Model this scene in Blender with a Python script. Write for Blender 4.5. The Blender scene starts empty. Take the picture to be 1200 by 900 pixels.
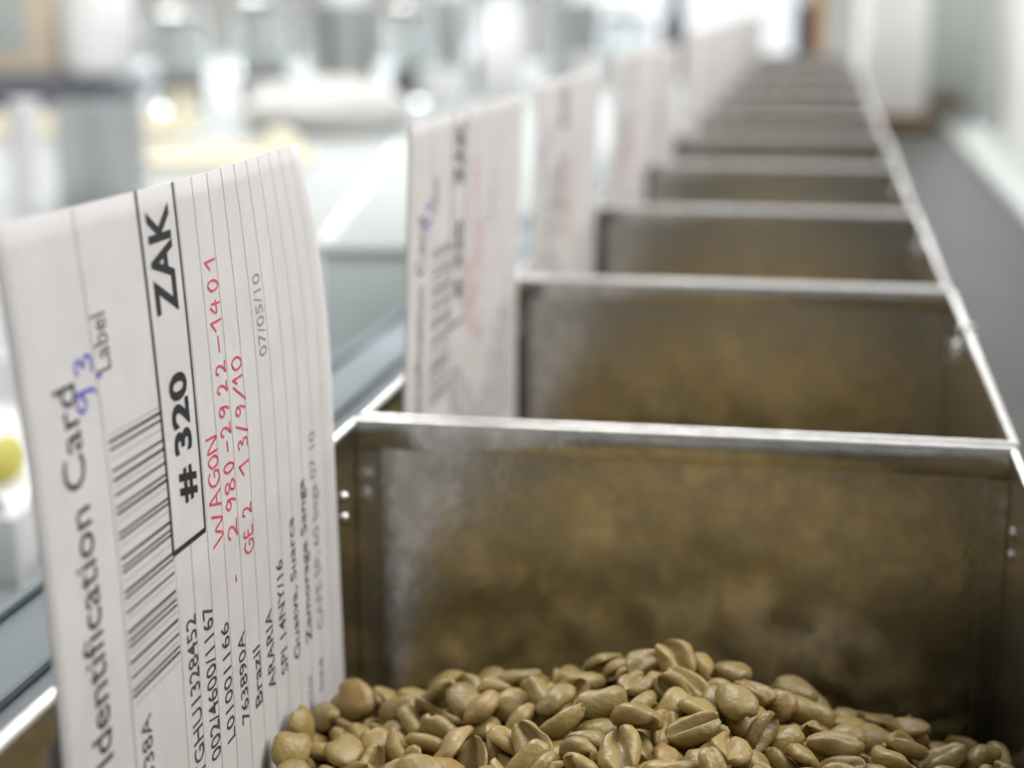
import bpy, bmesh, math, random
from mathutils import Vector, Matrix, Quaternion

# ------------------------------------------------------------------ camera, world, light, exposure
scene = bpy.context.scene
COL = scene.collection
F_PX, YAW, TILT, CAM_H = 2000.0, 0.1776, 0.2255, 0.0782
cam_data = bpy.data.cameras.new('camera')
cam_data.sensor_width = 36.0
cam_data.lens = F_PX / 1200.0 * 36.0
cam_data.clip_start = 0.005
cam_data.clip_end = 60
cam_data.dof.use_dof = True
cam_data.dof.focus_distance = 0.25
cam_data.dof.aperture_fstop = 13.0
cam = bpy.data.objects.new('camera', cam_data)
COL.objects.link(cam)
cam.location = (0, 0, CAM_H)
cam.rotation_euler = (math.pi / 2 - TILT, 0, YAW)
scene.camera = cam

world = bpy.data.worlds.new('room_light')
scene.world = world
world.use_nodes = True
bg = world.node_tree.nodes['Background']
bg.inputs[0].default_value = (0.93, 0.97, 1.0, 1)
bg.inputs[1].default_value = 0.34

def area_light(name, loc, target, sx, sy, power, color):
    d = bpy.data.lights.new(name, 'AREA')
    d.shape = 'RECTANGLE'; d.size = sx; d.size_y = sy; d.energy = power; d.color = color
    o = bpy.data.objects.new(name, d); COL.objects.link(o)
    o.location = loc
    o.rotation_euler = (Vector(target) - Vector(loc)).to_track_quat('-Z', 'Y').to_euler()
    return o
# a ceiling panel lamp above the table and an added fill light from the right
area_light('ceiling_panel_lamp', (-1.2, 2.3, 1.85), (-0.95, 2.1, 0), 0.8, 2.2, 62, (1.0, 0.98, 0.95))
area_light('side_fill_light', (1.17, 0.60, 0.68), (-0.1, 0.75, 0.05), 0.6, 3.4, 66, (1.0, 0.985, 0.975))  # added fill for the card faces; the right wall has no window
WINDOW_GLOW = 8.0

scene.view_settings.view_transform = 'Standard'
scene.view_settings.look = 'None'
scene.view_settings.gamma = 1.0
scene.view_settings.use_curve_mapping = False
scene.view_settings.exposure = 0.09

# ------------------------------------------------------------------ materials
def srgb(r, g, b):
    f = lambda c: ((c / 255 + 0.055) / 1.055) ** 2.4 if c > 10 else c / 255 / 12.92
    return (f(r), f(g), f(b), 1)

def mat(name, col, rough=0.5, metal=0.0, col2=None, nscale=60.0, detail=4.0, bump=0.0, bscale=None, lo=0.35, hi=0.65,
        rough2=None, transmission=0.0, ior=1.45, sheen=0.0, stretch=None, spec=None):
    m = bpy.data.materials.new(name); m.use_nodes = True
    nt = m.node_tree; b = nt.nodes['Principled BSDF']
    b.inputs['Base Color'].default_value = col
    b.inputs['Roughness'].default_value = rough
    b.inputs['Metallic'].default_value = metal
    b.inputs['IOR'].default_value = ior
    if spec is not None: b.inputs['Specular IOR Level'].default_value = spec
    if transmission: b.inputs['Transmission Weight'].default_value = transmission
    if col2 or bump or rough2 is not None:
        tc = nt.nodes.new('ShaderNodeTexCoord')
        mp = nt.nodes.new('ShaderNodeMapping')
        nt.links.new(tc.outputs['Object'], mp.inputs[0])
        if stretch: mp.inputs['Scale'].default_value = stretch
        nz = nt.nodes.new('ShaderNodeTexNoise')
        nz.inputs['Scale'].default_value = nscale; nz.inputs['Detail'].default_value = detail
        nt.links.new(mp.outputs[0], nz.inputs['Vector'])
        rp = nt.nodes.new('ShaderNodeMapRange')
        rp.inputs['From Min'].default_value = lo; rp.inputs['From Max'].default_value = hi
        nt.links.new(nz.outputs['Fac'], rp.inputs['Value'])
        if col2:
            mx = nt.nodes.new('ShaderNodeMix'); mx.data_type = 'RGBA'
            mx.inputs['A'].default_value = col; mx.inputs['B'].default_value = col2
            nt.links.new(rp.outputs[0], mx.inputs['Factor'])
            nt.links.new(mx.outputs['Result'], b.inputs['Base Color'])
        if rough2 is not None:
            rr = nt.nodes.new('ShaderNodeMapRange')
            rr.inputs['To Min'].default_value = rough; rr.inputs['To Max'].default_value = rough2
            nt.links.new(rp.outputs[0], rr.inputs['Value']); nt.links.new(rr.outputs[0], b.inputs['Roughness'])
        if bump:
            n2 = nt.nodes.new('ShaderNodeTexNoise'); n2.inputs['Scale'].default_value = bscale or nscale
            n2.inputs['Detail'].default_value = 3
            nt.links.new(mp.outputs[0], n2.inputs['Vector'])
            bp = nt.nodes.new('ShaderNodeBump'); bp.inputs['Strength'].default_value = bump
            bp.inputs['Distance'].default_value = 0.0006
            nt.links.new(n2.outputs['Fac'], bp.inputs['Height']); nt.links.new(bp.outputs[0], b.inputs['Normal'])
    return m

def bean_material():
    m = bpy.data.materials.new('green_coffee'); m.use_nodes = True
    nt = m.node_tree; b = nt.nodes['Principled BSDF']; L = nt.links.new
    b.inputs['Roughness'].default_value = 0.4
    oi = nt.nodes.new('ShaderNodeObjectInfo'); geo = nt.nodes.new('ShaderNodeNewGeometry')
    add = nt.nodes.new('ShaderNodeMath'); add.operation = 'ADD'
    L(oi.outputs['Random'], add.inputs[0]); L(geo.outputs['Random Per Island'], add.inputs[1])
    fr = nt.nodes.new('ShaderNodeMath'); fr.operation = 'FRACT'; L(add.outputs[0], fr.inputs[0])
    cr = nt.nodes.new('ShaderNodeValToRGB'); L(fr.outputs[0], cr.inputs[0])
    e = cr.color_ramp.elements
    e[0].position = 0; e[0].color = srgb(136, 116, 68)
    e[1].position = 1; e[1].color = srgb(145, 116, 66)
    for p, c in ((0.2, (155, 132, 75)), (0.45, (136, 121, 75)), (0.62, (160, 136, 81)), (0.8, (123, 107, 64)), (0.92, (147, 116, 66))):
        q = e.new(p); q.color = srgb(*c)
    tc = nt.nodes.new('ShaderNodeTexCoord')
    nz = nt.nodes.new('ShaderNodeTexNoise'); nz.inputs['Scale'].default_value = 420; nz.inputs['Detail'].default_value = 4
    L(tc.outputs['Object'], nz.inputs['Vector'])
    mr = nt.nodes.new('ShaderNodeMapRange'); mr.inputs['From Min'].default_value = 0.34; mr.inputs['From Max'].default_value = 0.75
    mr.inputs['To Max'].default_value = 0.55
    L(nz.outputs['Fac'], mr.inputs['Value'])
    mx = nt.nodes.new('ShaderNodeMix'); mx.data_type = 'RGBA'
    L(mr.outputs[0], mx.inputs['Factor']); L(cr.outputs[0], mx.inputs['A']); mx.inputs['B'].default_value = srgb(172, 148, 92)
    L(mx.outputs['Result'], b.inputs['Base Color'])
    n2 = nt.nodes.new('ShaderNodeTexNoise'); n2.inputs['Scale'].default_value = 520; n2.inputs['Detail'].default_value = 4
    L(tc.outputs['Object'], n2.inputs['Vector'])
    bp = nt.nodes.new('ShaderNodeBump'); bp.inputs['Strength'].default_value = 0.6; bp.inputs['Distance'].default_value = 0.0006
    L(n2.outputs['Fac'], bp.inputs['Height']); L(bp.outputs[0], b.inputs['Normal'])
    return m

M = {}
M['bean'] = bean_material()
M['tin'] = mat('galvanised_sheet', (0.60, 0.595, 0.575, 1), 0.17, 1.0, (0.45, 0.445, 0.425, 1), 240, 7, bump=0.14, bscale=500, rough2=0.27)
M['rim'] = mat('pale_rim_metal', (0.74, 0.72, 0.69, 1), 0.40, 0.55, (0.60, 0.585, 0.56, 1), 300, 4, rough2=0.5)  # rim tops and clips, paler and less metallic than the panels
M['clip'] = mat('bright_clip_steel', (0.78, 0.77, 0.74, 1), 0.28, 1.0, (0.6, 0.59, 0.57, 1), 400)
M['paper'] = mat('card_stock', srgb(226, 223, 222), 0.75, 0, srgb(219, 216, 215), 140, bump=0.05, bscale=1500)
_nt = M['paper'].node_tree                      # thin card lets some of the window light through
_tr = _nt.nodes.new('ShaderNodeBsdfTranslucent'); _tr.inputs['Color'].default_value = srgb(226, 222, 220)
_mx = _nt.nodes.new('ShaderNodeMixShader'); _mx.inputs['Fac'].default_value = 0.28
_out = next(n for n in _nt.nodes if n.type == 'OUTPUT_MATERIAL')
_nt.links.new(_nt.nodes['Principled BSDF'].outputs[0], _mx.inputs[1]); _nt.links.new(_tr.outputs[0], _mx.inputs[2]); _nt.links.new(_mx.outputs[0], _out.inputs['Surface'])
M['ink'] = mat('black_print', srgb(26, 25, 30), 0.65, 0, srgb(36, 34, 38), 900)
M['typed'] = mat('typed_print', srgb(52, 50, 54), 0.65, 0, srgb(84, 80, 82), 700)
M['faint'] = mat('faint_print', srgb(128, 126, 128), 0.7, 0, srgb(158, 154, 154), 800)
M['rule'] = mat('ruled_line_print', srgb(186, 182, 182), 0.7, 0, srgb(198, 194, 194), 500)
M['red'] = mat('red_pen', srgb(196, 52, 74), 0.5, 0, srgb(214, 92, 108), 900)
M['blue'] = mat('blue_pen', srgb(62, 60, 170), 0.5, 0, srgb(90, 88, 190), 900)
M['rail'] = mat('blue_grey_rail', srgb(140, 150, 155), 0.6, 0.0, srgb(130, 140, 146), 30, spec=0.25)
M['laminate'] = mat('white_laminate', srgb(168, 171, 170), 0.6, 0, srgb(161, 165, 164), 8, spec=0.15)
M['greysheet'] = mat('grey_painted_sheet', srgb(86, 86, 83), 0.6, 0.0, srgb(79, 79, 76), 14, spec=0.2)
M['whitepaint'] = mat('white_paint', srgb(242, 242, 241), 0.5, 0, srgb(236, 237, 236), 6)
M['wall'] = mat('wall_paint', srgb(222, 222, 218), 0.8, 0, srgb(212, 212, 208), 3)
M['greypaint'] = mat('grey_green_paint', srgb(186, 191, 187), 0.5, 0, srgb(178, 183, 179), 9)
M['brownwood'] = mat('brown_wood', srgb(122, 92, 62), 0.55, 0, srgb(92, 68, 46), 40, stretch=(1, 6, 1))
M['palegreen'] = mat('pale_green_plastic', srgb(236, 245, 243), 0.4, 0, srgb(232, 241, 239), 20)
M['lid'] = mat('pale_lid_plastic', srgb(182, 187, 185), 0.75, 0, srgb(176, 182, 180), 20, spec=0.1)
M['whiteplastic'] = mat('white_plastic', srgb(232, 232, 232), 0.45, 0, srgb(222, 223, 224), 20)
M['bagpaper'] = mat('white_bag_paper', srgb(206, 205, 202), 0.8, 0, srgb(196, 195, 192), 20, spec=0.1)
M['steel'] = mat('brushed_steel', (0.62, 0.63, 0.63, 1), 0.22, 1.0, (0.52, 0.53, 0.53, 1), 30, stretch=(1, 1, 0.05), rough2=0.34)
M['beige'] = mat('beige_enamel', srgb(212, 198, 176), 0.45, 0, srgb(204, 190, 170), 12)
M['darkgrey'] = mat('dark_grey_plastic', srgb(112, 114, 124), 0.5, 0, srgb(100, 102, 112), 25)
M['ceramic'] = mat('white_ceramic', srgb(240, 240, 240), 0.12, 0, srgb(234, 235, 236), 10)
M['cream'] = mat('cream_paper', srgb(240, 233, 212), 0.7, 0, srgb(232, 224, 200), 20)
M['glass'] = mat('clear_glass', (0.93, 0.97, 0.97, 1), 0.04, 0, (0.9, 0.95, 0.96, 1), 10, transmission=0.92, ior=1.45)
M['coffee'] = mat('roasted_ground', srgb(96, 78, 60), 0.8, 0, srgb(74, 58, 44), 120)
M['yellow'] = mat('yellow_green_seed', srgb(196, 190, 90), 0.6, 0, srgb(176, 168, 70), 60)
M['navy'] = mat('navy_fabric_card', srgb(74, 74, 96), 0.6, 0, srgb(60, 60, 82), 30)
M['orange'] = mat('orange_card', srgb(206, 156, 70), 0.6, 0, srgb(192, 138, 58), 30)
M['daylight'] = mat('daylit_pane', (0.9, 0.95, 1, 1), 0.3, 0, (0.92, 0.96, 1, 1), 5)
_b = M['daylight'].node_tree.nodes['Principled BSDF']
_b.inputs['Emission Color'].default_value = (0.94, 0.97, 1.0, 1); _b.inputs['Emission Strength'].default_value = WINDOW_GLOW
M['frosted'] = mat('frosted_pane', (0.9, 0.93, 0.95, 1), 0.6, 0, (0.86, 0.9, 0.92, 1), 3)
_b = M['frosted'].node_tree.nodes['Principled BSDF']
_b.inputs['Emission Color'].default_value = (0.96, 0.98, 1.0, 1); _b.inputs['Emission Strength'].default_value = 0.5
M['floor'] = mat('floor_tile', srgb(168, 166, 160), 0.5, 0, srgb(152, 150, 146), 4)

# ------------------------------------------------------------------ helpers
def link_mesh(name, me, m, parent=None, loc=None):
    o = bpy.data.objects.new(name, me)
    COL.objects.link(o)
    if m is not None:
        me.materials.clear(); me.materials.append(m)
    if parent is not None: o.parent = parent
    if loc is not None: o.location = loc
    return o

def mesh_from(V, F, smooth=False, name='mesh'):
    me = bpy.data.meshes.new(name); me.from_pydata(V, [], F); me.update()
    if smooth:
        for p in me.polygons: p.use_smooth = True
    return me

def bm_mesh(bm, smooth=False, name='mesh'):
    bmesh.ops.recalc_face_normals(bm, faces=bm.faces)
    me = bpy.data.meshes.new(name); bm.to_mesh(me); bm.free()
    if smooth:
        for p in me.polygons: p.use_smooth = True
        try: me.set_sharp_from_angle(angle=math.radians(35))
        except Exception: pass
    return me

def box(bm, x0, x1, y0, y1, z0, z1, bevel=0.0, seg=2, rot=None, piv=None):
    r = bmesh.ops.create_cube(bm, size=1.0)
    vs = r['verts']
    for v in vs:
        v.co = Vector(((x0 + x1) / 2 + v.co.x * (x1 - x0), (y0 + y1) / 2 + v.co.y * (y1 - y0), (z0 + z1) / 2 + v.co.z * (z1 - z0)))
    if bevel:
        es = list({e for v in vs for e in v.link_edges})
        rb = bmesh.ops.bevel(bm, geom=es, offset=bevel, segments=seg, affect='EDGES', profile=0.5)
        vs = rb['verts']
    if rot is not None:
        bmesh.ops.rotate(bm, verts=list({v for v in vs}), cent=piv or (0, 0, 0), matrix=rot)
    return vs

def box_mesh(*a, **k):
    bm = bmesh.new(); box(bm, *a, **k); return bm_mesh(bm, smooth=bool(k.get('bevel')))

def lathe_mesh(profile, n=40, smooth=True):
    V = []; F = []
    for (r, z) in profile:
        for i in range(n):
            a = 2 * math.pi * i / n; V.append((r * math.cos(a), r * math.sin(a), z))
    for j in range(len(profile) - 1):
        for i in range(n):
            F.append((j * n + i, j * n + (i + 1) % n, (j + 1) * n + (i + 1) % n, (j + 1) * n + i))
    F.append(tuple(reversed(range(n)))); 
    top = (len(profile) - 1) * n
    F.append(tuple(range(top, top + n)))
    me = mesh_from(V, F, smooth)
    if smooth:
        try: me.set_sharp_from_angle(angle=math.radians(40))
        except Exception: pass
    return me

def tube_mesh(pts, rad, n=8):
    """a round bar along a polyline"""
    V = []; F = []; pts = [Vector(p) for p in pts]
    for i, p in enumerate(pts):
        t = (pts[min(i + 1, len(pts) - 1)] - pts[max(i - 1, 0)]).normalized()
        a = t.cross(Vector((0, 0, 1)))
        if a.length < 0.05: a = t.cross(Vector((1, 0, 0)))
        a.normalize(); b = t.cross(a)
        for k in range(n):
            an = 2 * math.pi * k / n
            V.append(tuple(p + a * math.cos(an) * rad + b * math.sin(an) * rad))
    for i in range(len(pts) - 1):
        for k in range(n):
            F.append((i * n + k, i * n + (k + 1) % n, (i + 1) * n + (k + 1) % n, (i + 1) * n + k))
    F.append(tuple(reversed(range(n)))); F.append(tuple(range((len(pts) - 1) * n, len(pts) * n)))
    return mesh_from(V, F, True)

def empty(name, loc, rz=0.0):
    o = bpy.data.objects.new(name, None); COL.objects.link(o)
    o.empty_display_size = 0.02; o.location = loc; o.rotation_euler = (0, 0, rz)
    return o

def tag(o, label=None, cat=None, group=None, kind=None):
    if label: o['label'] = label
    if cat: o['category'] = cat
    if group: o['group'] = group
    if kind: o['kind'] = kind
    return o

def copy_tree(o, parent=None, keep=None):
    c = o.copy(); COL.objects.link(c)
    if parent is not None: c.parent = parent
    for ch in list(o.children):
        if keep is None or ch.name.split('.')[0] in keep:
            copy_tree(ch, c)
    return c

ORD = ['', 'second', 'third', 'fourth', 'fifth', 'sixth', 'seventh', 'eighth', 'ninth', 'tenth', 'eleventh', 'twelfth', 'thirteenth']

# ------------------------------------------------------------------ structure
TABLE_Z = -0.088
tag(link_mesh('floor', box_mesh(-5, 3, -1.5, 6, -0.99, -0.95), M['floor']), 'pale floor of the laboratory', None, None, 'structure')
tag(link_mesh('wall_back', box_mesh(-5, 3, 5.2, 5.3, -0.95, 1.9), M['wall']), 'pale back wall of the laboratory', None, None, 'structure')
tag(link_mesh('wall_right', box_mesh(1.2, 1.3, -1.5, 5.2, -0.95, 1.9), M['wall']), 'pale side wall of the laboratory', None, None, 'structure')

# windows of the back wall: frames and daylit panes
for n, (x0, x1, zs, zt) in enumerate(((-4.2, -2.7, .25, 1.7), (-2.5, -0.97, .25, 1.7), (-0.75, 0.7, .25, 1.7), (-1.50, -1.38, -.10, .18), (-1.16, -0.98, -.13, .18), (-0.75, -0.09, -.12, .18)), 1):
    w = tag(empty('window_%d' % n, ((x0 + x1) / 2, 5.2, zs)), 'bright window in the back wall', None, None, 'structure')
    hw = (x1 - x0) / 2; fw = .05 if hw > .2 else .015; zt -= zs
    link_mesh('pane', box_mesh(-hw, hw, -.012, -.006, 0, zt), M['daylight' if n < 4 else 'frosted'], w)
    for (a, b, c, d) in ((-hw - fw, hw + fw, -fw, 0), (-hw - fw, hw + fw, zt, zt + fw), (-hw - fw, -hw, 0, zt), (hw, hw + fw, 0, zt), (-fw * .3, fw * .3, 0, zt)):
        link_mesh('window_frame', box_mesh(a, b, -.03, -.001, c, d), M['whitepaint'], w)

# the long table that carries everything
tb = empty('laboratory_table', (-0.9, 1.6, -0.95))
tag(tb, 'long white laboratory table carrying the bins, cups and jars', 'table')
def tpart(name, me, m): return link_mesh(name, me, m, tb, (0.9, -1.6, 0.95))
tpart('tabletop', box_mesh(-2.6, 0.0462, -0.25, 4.2, TABLE_Z - 0.03, TABLE_Z, bevel=0.003), M['laminate'])
for (lx, ly) in ((-2.5, -0.15), (-2.5, 4.1), (-0.05, -0.15), (-0.05, 4.1)):
    tpart('leg', box_mesh(lx - .03, lx + .03, ly - .03, ly + .03, -0.95, TABLE_Z - 0.03), M['greypaint'])

# grey sheet ledge on the right of the bins and the pale strip beyond it
lg = empty('sheet_metal_ledge', (0.098, 1.2, TABLE_Z))
tag(lg, 'grey sheet metal ledge running along the right of the bins', 'ledge')
link_mesh('ledge_sheet', box_mesh(-0.051, 0.054, -1.35, 1.6, -0.02, 0.0, bevel=0.001), M['greysheet'], lg)
link_mesh('support_flange', box_mesh(-0.051, -0.047, -1.35, 1.6, -0.06, -0.02), M['greysheet'], lg)

# ------------------------------------------------------------------ sample bins
HX, HY, BH, TH = 0.0607, 0.08225, 0.086, 0.0009
BX = -0.0243                                   # middle of the row of bins
FAR = [0.303, 0.4695, 0.6360, 0.8060] + [0.8060 + 0.1685 * k for k in range(1, 10)]
NB = len(FAR)

def make_bin():
    root = empty('sample_bin', (0, 0, 0))
    link_mesh('floor_panel', box_mesh(-HX + TH, HX - TH, -HY + TH, HY - TH, 0, TH), M['tin'], root)
    for s in (1, -1):                          # end panels: far and near
        y0, y1 = sorted((s * (HY - TH), s * HY))
        e = link_mesh('end_panel', box_mesh(-HX, HX, y0, y1, 0, BH - 0.0008), M['tin'], root)
        y0, y1 = sorted((s * (HY - 0.0019), s * (HY + 0.0001)))
        link_mesh('folded_hem', box_mesh(-HX + 0.0004, HX - 0.0004, y0, y1, BH - 0.0056, BH - 0.0006, bevel=0.0003), M['tin'], e)
        link_mesh('rim_edge', box_mesh(-HX, HX, y0, y1, BH - 0.0009, BH, bevel=0.0004), M['rim'], e)
        for sx in (1, -1):                     # corner flanges lying against the end panel
            x0, x1 = sorted((sx * (HX - TH), sx * (HX - 0.0052)))
            y0, y1 = sorted((s * (HY - TH - 0.0007), s * (HY - TH)))
            link_mesh('corner_flange', box_mesh(x0, x1, y0, y1, TH, BH - 0.0057, bevel=0.0002, seg=1), M['tin'], e)
    for s in (1, -1):                          # side panels
        x0, x1 = sorted((s * (HX - TH), s * HX))
        p = link_mesh('side_panel', box_mesh(x0, x1, -HY + TH, HY - TH, 0, BH - 0.0008), M['tin'], root)
        x0, x1 = sorted((s * (HX - 0.0014), s * (HX + 0.0001)))
        link_mesh('folded_hem', box_mesh(x0, x1, -HY + 0.0003, HY - 0.0003, BH - 0.0056, BH - 0.0007, bevel=0.0003), M['tin'], p)
        link_mesh('rim_edge', box_mesh(x0, x1, -HY + 0.0022, HY - 0.0022, BH - 0.0009, BH - 0.0001, bevel=0.0004), M['rim'], p)
        for zr in (BH - 0.0130, BH - 0.0170):  # rivets of the corner seam
            rv = lathe_mesh([(0.0002, 0.0007), (0.0008, 0.0006), (0.0011, 0.0003), (0.0012, 0)][::-1], 12)
            o = link_mesh('rivet', rv, M['clip'], p, (s * (HX - TH), HY - 0.0098, zr))
            o.rotation_euler = (0, -s * math.pi / 2, 0)
    # spring clip hooked over the right side
    bm = bmesh.new()
    box(bm, HX - 0.0022, HX + 0.0006, 0.0265, 0.0290, BH - 0.0004, BH + 0.0006, bevel=0.0003)
    box(bm, HX - 0.0026, HX - 0.0016, 0.0265, 0.0290, BH - 0.0046, BH + 0.0004, bevel=0.0003)
    box(bm, HX + 0.0003, HX + 0.0010, 0.0265, 0.0290, BH - 0.0046, BH + 0.0004, bevel=0.0003)
    c = link_mesh('spring_clip', bm_mesh(bm, True), M['rim'], root)
    bm = bmesh.new()
    bmesh.ops.create_uvsphere(bm, u_segments=14, v_segments=8, radius=0.0026)
    for v in bm.verts: v.co = Vector((v.co.x * 0.6 + HX - 0.0024, v.co.y + 0.0272, v.co.z + BH - 0.0056))
    link_mesh('clip_button', bm_mesh(bm, True), M['rim'], c)
    return root

rs = random.Random(11)
bin0 = make_bin()
for k in range(NB):
    b = bin0 if k == 0 else copy_tree(bin0)
    j = 0 if k == 0 else 1
    b.location = (BX + j * rs.uniform(-0.0008, 0.0008), FAR[k] - HY, -BH)
    b.rotation_euler = (0, 0, j * rs.uniform(-0.003, 0.003))
    if k == 0: lab = 'galvanised sheet metal bin nearest the camera, holding the heap of coffee beans in plain view'
    elif k == NB - 1: lab = 'farthest small blurred metal bin at the end of the row'
    else: lab = '%s galvanised metal bin counting back from the heap of coffee beans' % ORD[k]
    tag(b, lab, 'bin', 'metal sample bins in the row')

# ------------------------------------------------------------------ coffee beans
def bean_data(seed, half=(0, .12, .26, .42, .62, .9, 1.25, 1.6, 2.0, 2.55), rings=12):
    """one coffee bean in millimetres: domed back, flat face split by a curled furrow, dented and uneven"""
    rd = random.Random(seed * 7 + 1)
    L, W = 4.2 * rd.uniform(.9, 1.08), 3.05 * rd.uniform(.86, 1.08)
    TD, TF = 2.0 * rd.uniform(.85, 1.15), 1.05 * rd.uniform(.6, 1.3)
    bend, wob, ph = rd.uniform(-.55, .55), rd.uniform(-.3, .3), rd.uniform(0, 6)
    gd, gw = rd.uniform(1.0, 1.7), rd.uniform(.19, .30)
    shell = 1.0 if seed % 5 == 3 else 0.0                  # some are hollow, ear shaped halves
    taper = rd.uniform(-.14, .14); curl = rd.uniform(-.35, .55)
    w = [(rd.uniform(1.5, 4.5), rd.uniform(1, 3), rd.uniform(0, 6), rd.uniform(.03, .075)) for _ in range(4)]
    pl = [-a for a in reversed(half[1:])] + list(half) + [math.pi]
    n = len(pl)
    V = [(-L * .985, bend * .4, 0.1 - curl * .5)]
    for i in range(1, rings):
        t = math.pi * i / rings; x = -math.cos(t); r = math.sin(t) ** .72
        for p in pl:
            c, s = math.cos(p), math.sin(p)
            if c > 0:
                z = -TF * r * (c ** .4)
                q = (p - wob * math.sin(2.2 * x + ph) * .7) / gw
                g = math.exp(-q * q) * min(1, r * 1.15)
                z += gd * (1.0 + .25 * math.sin(3 * x + ph)) * g
                z -= .30 * math.exp(-((abs(p) - .62) / .25) ** 2) * r
                z += shell * 1.5 * r * r * max(0, c) ** .6
            else:
                z = TD * r * (abs(c) ** .9)
            y = W * r * (1 + taper * x) * math.copysign(abs(s) ** .82, s) + bend * (x * x - .5) * 1.1
            lump = 1 + sum(a * math.sin(f1 * x + f2 * p + f3) for f1, f2, f3, a in w)
            V.append((L * x * (1 + .3 * (lump - 1)), y * lump, z * lump - curl * x * x * .5))
    V.append((L * .985, bend * .4, 0.1 - curl * .5))
    F = []
    for k in range(n):
        F.append((0, 1 + (k + 1) % n, 1 + k))
        F.append((len(V) - 1, 1 + (rings - 2) * n + k, 1 + (rings - 2) * n + (k + 1) % n))
    for i in range(rings - 2):
        for k in range(n):
            a = 1 + i * n + k; b = 1 + i * n + (k + 1) % n
            F.append((a, b, b + n, a + n))
    return [(x * .001, y * .001, z * .001) for x, y, z in V], [tuple(reversed(f)) for f in F]

BEAN_MESH = []
for s in range(12):
    v, f = bean_data(s)
    me = mesh_from(v, f, True, 'coffee_bean_%d' % s); me.materials.append(M['bean']); BEAN_MESH.append(me)

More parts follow.
